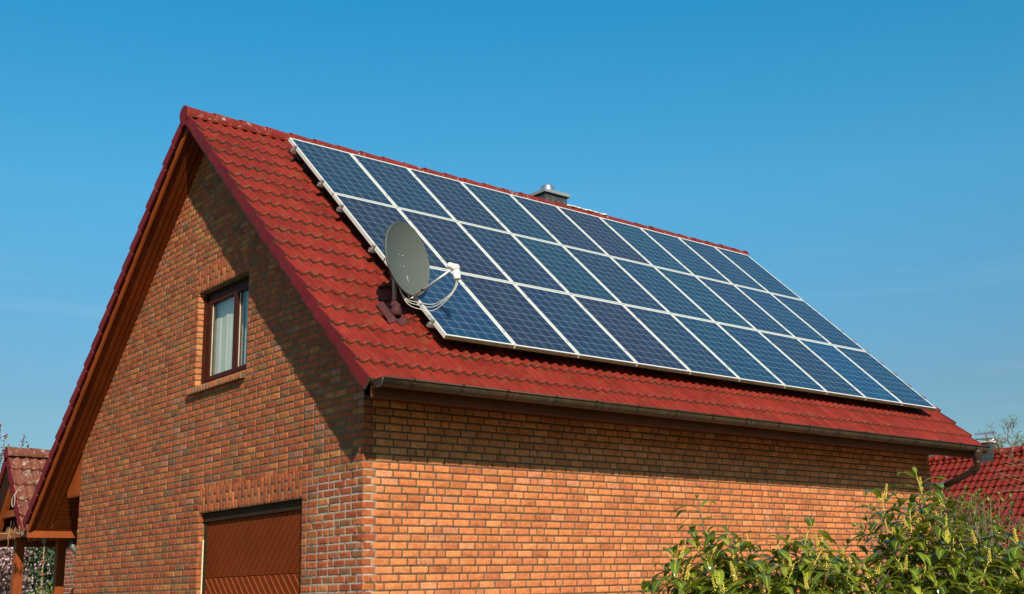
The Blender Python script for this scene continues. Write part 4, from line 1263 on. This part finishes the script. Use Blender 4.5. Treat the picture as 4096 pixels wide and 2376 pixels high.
q = MB(); q.tube([(-1.34 + 0.0, 6.47 + 0.075 * math.cos(a), 3.09 + 0.10 * math.sin(a)) for a in [2 * math.pi * j / 22 for j in range(23)]], 0.004, 5, caps=False)
q.tube([(-1.34, 6.43, 3.18), (-1.28, 6.50, 3.27), (-1.16, 6.6, 3.3)], 0.004, 5)
tag(q.build('wire_loop', M['cable']), 'pale loop of wire hanging under the small carport roof', 'wire')

# ------------------------------------------------------------------ plants
def leaf(mb, base, d, up, L, W, droop, tone, age, fold=0.25, st=8, mi=0):
    """long leaf: base point, direction, up vector; bends down along its length"""
    d = Vector(d).normalized(); up = Vector(up)
    up = (up - d * up.dot(d)); up = up.normalized() if up.length > 1e-4 else d.orthogonal().normalized()
    side = d.cross(up)
    V = []; T = []; p = Vector(base); step = L / st
    cur = d.copy(); cup = up.copy()
    for i in range(st + 1):
        t = i / st
        w = W * 0.5 * (math.sin(math.pi * min(1, t ** 0.85)) ** 0.8 if 0 < t < 1 else 0.03)
        wav = 0.06 * W * math.sin(t * 13 + tone * 20)
        for k, sx in enumerate((-1, -0.5, 0, 0.5, 1)):
            q = p + side * (w * sx) + cup * (abs(sx) * w * fold + (wav if abs(sx) == 1 else 0))
            V.append(tuple(q)); T.append((abs(sx), tone, age))
        p = p + cur * step
        rot = Matrix.Rotation(-droop / st * (0.5 + t), 3, side)
        cur = rot @ cur; cup = rot @ cup
    mb.add(V, grid_faces(st + 1, 5), mi, np.array(T), True)

def shoot(lf, stm, fl, base, tip, n, L, W, spikes, spread=1.0):
    base, tip = Vector(base), Vector(tip)
    ax = (tip - base); ln = ax.length; ax.normalize()
    bend = Vector((random.uniform(-.06, .06), random.uniform(-.06, .06), 0))
    P = lambda t: base.lerp(tip, t) + bend * math.sin(math.pi * t)
    stm.tube([tuple(P(t)) for t in (0, .25, .5, .75, 1)], [0.0065, 0.0055, 0.0048, 0.004, 0.003], 6, 1 if random.random() < .5 else 0)
    a = random.uniform(0, 6.28)
    for k in range(n):
        t = 1 - 0.62 * (k / n) ** 1.1 * min(1, 0.42 / ln + 0.3)
        a += 2.4 + random.uniform(-.3, .3)
        o = ax.orthogonal().normalized(); o = Matrix.Rotation(a, 3, ax) @ o
        el = 0.30 + 0.55 * (1 - k / n) ** 2 * (0.6 if k < 3 else 0.5) + random.uniform(-.2, .25)
        d = (o * math.cos(el) + Vector((0, 0, 1)) * math.sin(el)).normalized()
        if k == 0: d = (o * 0.8 + ax).normalized()
        l = L * random.uniform(0.65, 1.10) * (0.5 if k == 0 else 1)
        b0 = P(t); b1 = b0 + d * 0.018
        stm.tube([tuple(b0), tuple(b1)], 0.0028, 4, 1)
        leaf(lf, b1, d, (0, 0, 1), l, W * random.uniform(0.85, 1.15) * (0.55 if k == 0 else 1), random.uniform(1.2, 2.3), random.random(), random.random() ** 1.3, random.uniform(.08, .26))
    for s in range(spikes):
        t = random.uniform(0.72, 0.98); b = P(t); an = random.uniform(0, 6.28)
        d = Vector((0.35 * math.cos(an), 0.35 * math.sin(an), 1)).normalized(); h = random.uniform(0.075, 0.115)
        b = b + Vector((math.cos(an), math.sin(an), 0)) * random.uniform(0.01, 0.04)
        stm.tube([tuple(b), tuple(b + d * h)], 0.0022, 4, 1)
        nb = 34
        for q in range(nb):
            tt = 0.12 + 0.88 * q / nb; aa = q * 2.4
            o = Matrix.Rotation(aa, 3, d) @ d.orthogonal().normalized()
            c = b + d * (h * tt) + o * (0.0095 * (1.1 - 0.6 * tt)); rr = 0.0046 * (1.15 - 0.55 * tt)
            V = [c + Vector((rr, 0, 0)), c - Vector((rr, 0, 0)), c + Vector((0, rr, 0)), c - Vector((0, rr, 0)), c + Vector((0, 0, rr * 1.3)), c - Vector((0, 0, rr * 1.3))]
            fl.add([tuple(v) for v in V], [[0, 2, 4], [2, 1, 4], [1, 3, 4], [3, 0, 4], [2, 0, 5], [1, 2, 5], [3, 1, 5], [0, 3, 5]], 0, None, True)

LTIPS = [(x, y, z + 0.06) for x, y, z in [(-2.30,-8.80,1.47),(-2.12,-8.74,1.50),(-2.38,-8.95,1.36),(-2.20,-8.90,1.44),(-2.05,-8.60,1.56),(-1.60,-8.72,1.60),(-1.82,-8.90,1.58),(-1.25,-9.05,1.60),(-1.10,-9.00,1.55),(-2.21,-8.77,1.56),(-1.92,-8.66,1.69),(-1.73,-8.68,1.66),(-1.91,-8.94,1.68),(-1.54,-8.82,1.61),(-1.59,-9.05,1.63),(-1.37,-9.14,1.74),(-1.47,-9.28,1.58),(-1.00,-9.14,1.61),(-2.00,-9.06,1.48),(-1.96,-9.22,1.46),(-1.75,-9.28,1.50),(-1.59,-9.41,1.48),(-2.33,-8.90,1.44),(-1.96,-8.84,1.51),(-1.20,-8.98,1.62),(-1.39,-8.92,1.55),(-1.41,-9.42,1.46),(-1.71,-8.50,1.47),(-1.39,-8.65,1.54),(-2.01,-9.29,1.39),(-1.83,-9.45,1.38),(-2.23,-9.11,1.38)]]
RTIPS = [(x, y, z + 0.0) for x, y, z in [(-0.83,-9.58,2.08),(-0.63,-9.61,2.04),(-1.07,-9.47,1.95),(-0.83,-9.37,1.85),(-1.02,-9.62,1.86),(-0.70,-9.64,1.92),(-0.94,-9.81,1.82),(-1.08,-9.39,1.74),(-1.13,-9.60,1.70),(-0.93,-9.65,1.73),(-0.99,-9.84,1.66),(-0.60,-9.81,1.77),(-0.59,-9.93,1.70),(-0.71,-10.10,1.71),(-1.02,-9.92,1.56),(-1.00,-10.07,1.54),(-0.89,-10.15,1.52),(-1.18,-9.78,1.53),(-1.38,-9.74,1.51),(-1.40,-9.58,1.50),(-1.30,-9.41,1.56),(-1.39,-9.96,1.41),(-1.35,-10.13,1.40),(-1.22,-10.23,1.37),(-1.52,-9.84,1.38),(-1.57,-9.67,1.39),(-1.03,-10.27,1.42),(-0.54,-10.08,1.61),(-0.80,-9.32,1.64),(-0.59,-9.37,1.64),(-0.52,-9.53,1.54),(-0.39,-9.67,1.64),(-0.15,-9.74,1.62),(-0.60,-10.18,1.67),(-0.87,-10.30,1.49),(-0.23,-10.07,1.61),(-1.03,-10.39,1.38)]]
random.seed(5)
def laurel(name, tips, base, label, extra=None):
    t = thing(name, base, label, 'shrub', 'cherry laurel shrubs in front of the wall')
    lf, stm, fl = MB(), MB(), MB()
    base = Vector(base)
    hub = [base + Vector((random.uniform(-.25, .25), random.uniform(-.2, .2), random.uniform(0.75, 1.0))) for _ in range(6)]
    for h in hub: stm.tube([tuple(base), tuple(base.lerp(h, .5) + Vector((random.uniform(-.08, .08),) * 2 + (0,))), tuple(h)], [0.022, 0.017, 0.012], 7, 0)
    for tp in tips:
        tp = Vector(tp)
        h = min(hub, key=lambda q: (q - tp).length + random.uniform(0, .2))
        mid = h.lerp(tp, 0.5) + Vector((0, 0, -0.08))
        stm.tube([tuple(h), tuple(mid)], [0.011, 0.0085], 6, 0)
        shoot(lf, stm, fl, mid, tp, random.randint(9, 12), 0.225, 0.064, random.choice((0, 1, 1, 2)))
        for q in range(2):                     # lower leafy side shoots fill the inside
            s = tp + Vector((random.uniform(-.20, .20), random.uniform(-.16, .16), random.uniform(-.40, -.07)))
            shoot(lf, stm, fl, h.lerp(s, .55), s, random.randint(6, 8), 0.210, 0.062, random.choice((0, 0, 0, 1)))
    if extra: extra(lf, stm, fl, hub)
    lf.build('foliage', M['laurel'], t); stm.build('stems', [M['twig'], M['green_stem']], t); fl.build('flower_spikes', M['spike'], t)
def tall(lf, stm, fl, hub):
    shoot(lf, stm, fl, (-1.84, -8.76, 1.52), (-2.01, -8.80, 1.955), 4, 0.15, 0.047, 0)
    for z, an, l in ((1.90, 2.7, .19), (1.875, 2.5, .20), (1.83, -0.4, .21), (1.79, 2.6, .20), (1.73, 2.0, .12), (1.74, -1.6, .12)):
        t = (z - 1.52) / 0.435; b = Vector((-1.84, -8.76, 1.52)).lerp(Vector((-2.01, -8.80, 1.955)), t)
        leaf(lf, b, (math.cos(an - .7), math.sin(an - .7), 0.45), (0, 0, 1), l, 0.062, 1.7, random.random(), 0.5, 0.12)
laurel('laurel_shrub', LTIPS, (-1.45, -8.95, 0), 'low glossy cherry laurel with one tall bare shoot, before the orange wall', tall)
laurel('laurel_shrub', RTIPS, (-0.75, -9.70, 0), 'tall glossy cherry laurel at the lower right, reaching up to the downpipe')

# thin sprigs growing up beside the laurel
def sprig(pts, label, nleaf=60, size=0.014, base=None):
    mb = MB(); st = MB()
    pts = [Vector(p) for p in pts]
    st.tube([tuple(p) for p in pts], [0.006 - 0.0045 * i / (len(pts) - 1) for i in range(len(pts))], 5)
    tot = len(pts) - 1
    for k in range(nleaf):
        t = tot * (0.35 + 0.65 * random.random()); i = min(int(t), tot - 1); p = pts[i].lerp(pts[i + 1], t - i)
        a = random.uniform(0, 6.28); d = Vector((math.cos(a), math.sin(a), random.uniform(.1, .9)))
        leaf(mb, p, d, (0, 0, 1), size * random.uniform(1, 2), size * .8, .3, random.random(), random.random(), .1, 3)
    t = thing('twig_plant', tuple(pts[0]), label, 'plant')
    mb.build('leaves', M['lilac'], t); st.build('stem', M['twig'], t)
sprig([(-1.02, -8.72, 0), (-1.05, -8.72, 1.5), (-1.05, -8.72, 1.68), (-1.08, -8.77, 1.92)], 'thin upright green sprig above the middle of the laurel', 70, 0.016)
sprig([(-0.98, -8.62, 0), (-1.02, -8.63, 1.5), (-1.03, -8.63, 1.80)], 'short green sprig just left of the taller sprig', 60, 0.016)
mb, st = MB(), MB(); random.seed(9)
def twigs(p, d, L, depth, lf):
    q = p + d * L
    st.tube([tuple(p), tuple(q)], [0.0035 * (0.6 + 0.2 * depth), 0.003 * (0.5 + 0.18 * depth)], 4)
    for k in range(6):
        b = p.lerp(q, random.random()); a = random.uniform(0, 6.28)
        leaf(lf, b, (math.cos(a), math.sin(a), .5), (0, 0, 1), 0.014, 0.009, .2, random.random(), random.random() * .6, .1, 3)
    if depth:
        for k in range(3):
            nd = (d + Vector((random.uniform(-.8, .8), random.uniform(-.8, .8), random.uniform(-.1, .5)))).normalized()
            twigs(p.lerp(q, random.uniform(.3, 1)), nd, L * random.uniform(.45, .75), depth - 1, lf)
for bx in ((-1.70, -8.12, 1.15), (-1.60, -8.06, 1.1), (-1.52, -8.02, 1.05), (-1.78, -8.16, 1.0)):
    twigs(Vector(bx), Vector((random.uniform(-.2, .2), random.uniform(-.2, .2), 1)).normalized(), 0.22, 3, mb)
    st.tube([(bx[0] + .03, bx[1] + .02, 0), bx], 0.006, 5)
t = thing('wispy_shrub', (-1.65, -8.08, 0), 'wispy twiggy shrub with tiny leaves left of the laurel', 'shrub')
mb.build('leaves', M['laurel'], t); st.build('stems', M['twig'], t)

# lilac with opening buds and dry seed heads, between the laurel and the neighbour's roof
random.seed(15)
def lilac(base, label, n, rx, ry, ztop, zvar, seeds=True):
    t = thing('lilac_bush', base, label, 'bush')
    lf, stm, sd = MB(), MB(), MB(); heads = n < 20
    base = Vector(base)
    for k in range(n):
        a = random.uniform(0, 6.28); rr = math.sqrt(random.random())
        tip = base + Vector((rx * rr * math.cos(a), ry * rr * math.sin(a), ztop + random.uniform(-zvar, 0.02)))
        mid = base.lerp(tip, .55) + Vector((random.uniform(-.05, .05), random.uniform(-.05, .05), 0))
        stm.tube([tuple(base + Vector((random.uniform(-.2, .2), random.uniform(-.2, .2), 0))), tuple(mid), tuple(tip)], [0.012, 0.007, 0.003], 5)
        for q in range(12):
            s = random.uniform(.45, 1); p = base.lerp(tip, s) if s < .55 else mid.lerp(tip, (s - .55) / .45)
            an = random.uniform(0, 6.28); d = Vector((math.cos(an), math.sin(an), random.uniform(.4, 1.2))).normalized()
            e = p + d * random.uniform(.06, .22)
            stm.tube([tuple(p), tuple(e)], [0.0035, 0.0018], 4)
            if random.random() < .72:
                for w in range(9):
                    a2 = random.uniform(0, 6.28); dd = (d + Vector((math.cos(a2), math.sin(a2), .3)) * .7).normalized()
                    leaf(lf, e, dd, (0, 0, 1), random.uniform(.035, .07), random.uniform(.016, .030), .4, random.random(), random.random() * .9, .3, 3)
            elif seeds:
                if heads: sd = MB()
                for w in range(9):
                    c = e + d * (w * 0.009) + Vector([random.uniform(-.012, .012) for _ in range(3)])
                    rr2 = random.uniform(.004, .008)
                    sd.add([tuple(c + Vector(v) * rr2) for v in ((1, 0, 0), (-1, 0, 0), (0, 1, 0), (0, -1, 0), (0, 0, 1.6), (0, 0, -1.6))], [[0, 2, 4], [2, 1, 4], [1, 3, 4], [3, 0, 4], [2, 0, 5], [1, 2, 5], [3, 1, 5], [0, 3, 5]])
                if heads: sd.build('seed_head', M['seed'], t)
    lf.build('leaves', M['lilac'], t); stm.build('stems', M['twig'], t)
    if seeds and not heads: sd.build('seed_heads', M['seed'], t)
lilac((4.02, -7.22, 0), 'budding lilac bush with brown seed heads before the red neighbouring roof', 150, 0.52, 0.40, 2.32, 0.85)
lilac((4.75, -7.75, 0), 'budding lilac bush at the right edge of the photo', 110, 0.45, 0.35, 2.12, 0.7)
lilac((1.10, -8.10, 0), 'slender lilac with purple brown seed heads behind the tall laurel', 14, 0.26, 0.24, 2.16, 0.35)

# bare branches reaching in from the right
bt = thing('bare_tree', (5.9, -7.7, 0), 'bare thin branched tree reaching in from the right edge', 'tree')
mb = MB(); random.seed(31)
mb.tube([(5.9, -7.7, 0), (5.86, -7.66, 1.2), (5.80, -7.60, 2.0), (5.72, -7.5, 2.4)], [0.05, 0.042, 0.032, 0.022], 8)
BR = [[(5.72,-7.5,2.4),(5.60,-7.38,2.60),(5.40,-7.23,2.71),(5.31,-7.17,2.75),(5.18,-7.08,2.81),(5.09,-7.04,2.92),(5.05,-7.02,2.96)],
      [(5.40,-7.23,2.71),(5.30,-7.16,2.76),(5.26,-7.18,2.89),(5.22,-7.16,2.97),(5.22,-7.19,3.06),(5.19,-7.19,3.12),(5.15,-7.18,3.20)],
      [(5.22,-7.16,2.95),(5.16,-7.12,2.99)], [(5.20,-7.16,3.02),(5.16,-7.16,3.12)],
      [(5.72,-7.5,2.4),(5.48,-7.25,2.58),(5.40,-7.21,2.64),(5.30,-7.14,2.70),(5.21,-7.08,2.73)], [(5.76,-7.52,2.1),(5.50,-7.22,2.42),(5.35,-7.11,2.47),(5.22,-7.02,2.55),(5.09,-6.91,2.53)],
      [(5.72,-7.5,2.35),(5.49,-7.24,2.49),(5.35,-7.13,2.53),(5.20,-7.03,2.61)], [(5.60,-7.38,2.6),(5.39,-7.22,2.69),(5.31,-7.14,2.67),(5.19,-7.03,2.62)],
      [(5.18,-7.08,2.82),(5.12,-7.08,2.97),(5.07,-7.07,3.07),(5.05,-7.07,3.12)], [(5.05,-7.01,2.95),(5.01,-7.03,3.09)], [(5.31,-7.17,2.75),(5.24,-7.12,2.84),(5.2,-7.10,2.90)],
      [(5.5,-7.25,2.42),(5.36,-7.12,2.40),(5.22,-7.02,2.41),(5.1,-6.92,2.44)], [(5.49,-7.24,2.5),(5.4,-7.16,2.56),(5.26,-7.05,2.58),(5.12,-6.95,2.66)]]
for b in BR:
    n = len(b); r0_ = 0.0082 if len(b) > 5 else 0.005
    pts = [Vector(p) for p in b]
    mb.tube([tuple(p) for p in pts], [r0_ * (1 - .75 * i / (n - 1)) for i in range(n)], 5)
    for i in range(n - 1):
        for q in range(3):
            p = pts[i].lerp(pts[i + 1], random.random()); d = ((pts[i + 1] - pts[i]).normalized() + Vector([random.uniform(-.8, .8) for _ in range(3)])).normalized()
            e = p + d * random.uniform(.04, .11)
            mb.tube([tuple(p), tuple(p.lerp(e, .5) + Vector((0, 0, .006))), tuple(e)], [0.0028, 0.0022, 0.0014], 4)
mb.build('branches', M['twig'], bt)

# ------------------------------------------------------------------ neighbour's house on the right
nb = thing('red_roof_house', (29, 2, 0), 'neighbouring house with a glazed red pantile roof on the right', 'house')
NX, NZ, NT = 25.75, 5.14, 0.90
nc, ns_ = math.cos(math.atan(NT)), math.sin(math.atan(NT))
mb = MB()
NS, NNn = (-nc, 0, -ns_), (-ns_, 0, nc)
fr = [0.30 + 0.335 * k for k in range(20)]
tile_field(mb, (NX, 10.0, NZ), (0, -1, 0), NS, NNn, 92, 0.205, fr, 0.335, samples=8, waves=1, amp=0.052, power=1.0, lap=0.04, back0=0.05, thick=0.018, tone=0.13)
NS2, NN2 = (nc, 0, -ns_), (ns_, 0, nc)
mb.frame_box((NX, 10.0, NZ - 0.06), (0, -1, 0), NS2, NN2, (0, 18.9), (0, 5.6), (-0.02, 0.0), 0)
mb.frame_box((NX, 10.0, NZ), (0, -1, 0), NS, NNn, (0, 18.9), (0, 6.6), (-0.14, -0.10), 2)
nroof_ = mb.build('roof', [M['glazed'], M['edge'], M['groove']], nb)
mb = MB()
y = 10.0; k = 0
while y > -8.9:
    V = []; seg = 10
    prof = [(y, 0.135), (y - 0.05, 0.135), (y - 0.055, 0.12), (y - 0.37, 0.108)]
    for (py, r) in prof:
        for j in range(seg + 1):
            a = math.pi * (-0.15 + 1.3 * j / seg); V.append((NX + r * math.cos(a), py, NZ - 0.055 + r * math.sin(a)))
    mb.add(V, grid_faces(4, seg + 1), 0, random.uniform(.85, 1.1), True); y -= 0.35
mb.build('ridge_tiles', [M['glazed']], nroof_)
mb = MB(); mb.box(NX - 4.5, NX + 4.0, -8.6, 9.7, 0, 0.95)
mb.prism([(NX - 4.4, 9.7, 0.95), (NX + 4.0, 9.7, 0.95), (NX, 9.7, NZ - 0.35)], (0, -18.3, 0))
mb.build('walls', M['plaster'], nb)
ncx, ncy = 25.62, 3.70
mb = MB(); q = Matrix.Rotation(R(8), 3, 'Z')
def rbox(mb, hx, hy, z0, z1, mi=0):
    P = [(ncx + (q @ Vector((sx * hx, sy * hy, 0))).x, ncy + (q @ Vector((sx * hx, sy * hy, 0))).y, z) for z in (z0, z1) for sx, sy in ((-1, -1), (1, -1), (1, 1), (-1, 1))]
    mb.add(P, [[3, 2, 1, 0], [4, 5, 6, 7], [0, 1, 5, 4], [1, 2, 6, 5], [2, 3, 7, 6], [3, 0, 4, 7]], mi)
for i in range(9): rbox(mb, 0.170 + 0.003 * (i % 2), 0.170 + 0.003 * (i % 2), 4.345 + i * 0.115, 4.345 + (i + 1) * 0.115 - 0.004)
nch = mb.build('chimney', M['slate'], nb)
mb = MB(); rbox(mb, 0.215, 0.215, 5.382, 5.438); mb.build('chimney_cap', M['cap_white'], nch)
mb = MB(); axd = Vector((0.42, -0.90, 0)); sd = Vector((0.90, 0.42, 0)); c0 = Vector((ncx, ncy, 5.54))
V = []
for k, s in enumerate((-0.30, 0.30)):
    for j in range(15):
        a = math.pi * (1.06 - 1.12 * j / 14); V.append(tuple(c0 + axd * s + sd * (0.155 * math.cos(a)) + Vector((0, 0, 0.165 * math.sin(a)))))
mb.add(V, grid_faces(2, 15), 0, None, True)
mb.lathe([(0.07, -0.10), (0.07, 0.02)], c0, (0, 0, 1), 14)
for s in (-0.22, 0.22):
    for w in (-1, 1): mb.tube([tuple(c0 + axd * s + sd * (w * .15)), tuple(c0 + axd * (s * .6) + sd * (w * .12) + Vector((0, 0, -.10)))], 0.008, 5)
mb.build('chimney_cowl', M['steel'], nch)

# ------------------------------------------------------------------ trees behind
def cluster_quads(mb, c, n, spread, size, mi=0, flat=0.3):
    for k in range(n):
        p = Vector(c) + Vector([random.gauss(0, spread) for _ in range(3)])
        a, b = random.uniform(0, 6.28), random.uniform(-1.2, 1.2)
        d = Vector((math.cos(a) * math.cos(b), math.sin(a) * math.cos(b), math.sin(b)))
        o = d.orthogonal().normalized(); o = Matrix.Rotation(random.uniform(0, 6.28), 3, d) @ o
        s = size * random.uniform(.6, 1.3); w = o.cross(d)
        V = [p, p + d * s * .5 + o * s * .4, p + d * s, p + d * s * .5 - o * s * .4]
        mb.add([tuple(v) for v in V], [[0, 1, 2, 3]], mi, np.array([(1, random.random(), random.random() * .7)] * 4))
def tree_limbs(mb, base, z0, ztop, r, n, rad, seed):
    random.seed(seed); tips = []
    base = Vector(base)
    mb.tube([tuple(base), tuple(base + Vector((.03, .02, z0 * .5))), tuple(base + Vector((0, .04, z0)))], [r, r * .85, r * .7], 8)
    for k in range(n):
        a = 2 * math.pi * k / n + random.uniform(-.3, .3); rr = rad * random.uniform(.35, 1)
        e = base + Vector((rr * math.cos(a), rr * math.sin(a), random.uniform(z0 + .2, ztop)))
        s = base + Vector((0, .04, z0 * random.uniform(.8, 1)))
        m1 = s.lerp(e, .5) + Vector((random.uniform(-.1, .1), random.uniform(-.1, .1), .12))
        mb.tube([tuple(s), tuple(m1), tuple(e)], [r * .42, r * .25, r * .08], 6)
        for q in range(5):
            p = m1.lerp(e, random.random()); e2 = p + Vector([random.uniform(-1, 1) for _ in range(2)] + [random.uniform(-.3, .9)]) * rad * .32
            mb.tube([tuple(p), tuple(e2)], [r * .12, r * .05], 4); tips += [p.lerp(e2, .5), e2]
        tips.append(e)
    return tips
pt = thing('plum_tree', (0.6, 14.4, 0), 'pink blossoming plum tree behind the carport posts', 'tree')
tr, bl, lv = MB(), MB(), MB()
tips = tree_limbs(tr, (0.5, 14.5, 0), 1.0, 4.1, 0.10, 14, 1.6, 41)
for p in tips:
    cluster_quads(bl, p, 46, 0.16, 0.062); cluster_quads(lv, p, 26, 0.17, 0.075)
for k in range(260):
    p = Vector((0.25 + random.gauss(0, .6), 14.45 + random.gauss(0, .6), random.uniform(1.2, 3.3)))
    cluster_quads(bl, p, 15, 0.11, 0.06); cluster_quads(lv, p, 12, 0.13, 0.075)
for (b, e) in (((0.5, 13.9, 3.9), (0.58, 13.67, 5.16)), ((0.8, 13.8, 3.9), (0.91, 13.41, 5.15)), ((0.95, 13.8, 3.8), (1.01, 13.40, 4.95)), ((0.4, 13.9, 4.0), (0.42, 13.77, 4.6)), ((0.3, 14.0, 3.9), (0.50, 13.74, 5.45)), ((0.62, 13.85, 3.9), (0.66, 13.66, 4.95))):
    b, e = Vector(b), Vector(e); tr.tube([tuple(b), tuple(e)], [0.016, 0.006], 5)
    for q in range(30):
        p = b.lerp(e, random.random()); cluster_quads(lv, p, 3, 0.022, 0.05)
        if random.random() < .6: cluster_quads(bl, p, 3, 0.028, 0.042)
tr.build('trunk', M['bark'], pt); bl.build('blossom', M['petal'], pt); lv.build('leaves', M['plumleaf'], pt)

def spruce(base, h, rad, label, seed):
    random.seed(seed)
    t = thing('conifer', base, label, 'tree', 'dark conifers beyond the garden')
    tk, cr = MB(), MB(); base = Vector(base)
    tk.tube([tuple(base), tuple(base + Vector((0, 0, h)))], [0.16, 0.02], 8)
    z = 0.4
    while z < h:
        r = rad * (1 - z / h) ** 0.8 + .05
        for k in range(9):
            a = random.uniform(0, 6.28); e = base + Vector((r * math.cos(a), r * math.sin(a), z - r * .25 + random.uniform(-.1, .1)))
            s = base + Vector((0, 0, z)); tk.tube([tuple(s), tuple(e)], [0.02, 0.006], 4)
            for q in range(8): cluster_quads(cr, s.lerp(e, random.uniform(.2, 1)), 22, 0.15, 0.13)
        z += 0.28
    tk.build('trunk', M['bark'], t); cr.build('crown', M['conifer'], t)
spruce((6.2, 28.9, 0), 6.2, 2.2, 'dark conifer seen beneath the carport roof, beside the blossom', 51)
spruce((9.2, 29.6, 0), 6.0, 2.4, 'dark conifer farther right, half behind the carport post', 52)
spruce((3.4, 30.6, 0), 6.2, 2.3, 'dark conifer farther left, behind the blossoming plum tree', 53)
hd = MB(); random.seed(60)
for k in range(1500):
    p = Vector((random.uniform(2.5, 8), 23.3 + random.gauss(0, .25), random.uniform(0.2, 1.82)))
    cluster_quads(hd, p, 5, 0.07, 0.085)
tag(hd.build('hedge', M['hedge']), 'bright green clipped hedge at the foot of the conifers', 'hedge')
def far_tree(base, z0, ztop, rad, label, seed, leaves):
    t = thing('budding_tree', base, label, 'tree', 'far trees behind the red roof')
    tk, lv = MB(), MB()
    tips = tree_limbs(tk, base, z0, ztop, 0.16, 34, rad, seed)
    for p in list(tips):
        for q in range(4):
            e = p + Vector([random.uniform(-.35, .35), random.uniform(-.35, .35), random.uniform(-.1, .45)])
            tk.tube([tuple(p), tuple(e)], [0.016, 0.010], 4); cluster_quads(lv, e, leaves, 0.12, 0.075)
    tk.build('trunk', M['bark'], t); lv.build('crown', M['hedge'] if leaves < 10 else M['conifer'], t)
far_tree((51.3, 14.6, 0), 4.5, 8.9, 2.4, 'sparse budding tree above the red roof ridge at far right', 71, 5)
far_tree((50.6, 16.7, 0), 4.5, 8.3, 1.1, 'small budding tree just right of the neighbouring chimney', 72, 6)
far_tree((48.2, 18.8, 0), 4.0, 7.95, 1.5, 'dark tree top peeping over the roof beside the brick wall', 73, 24)
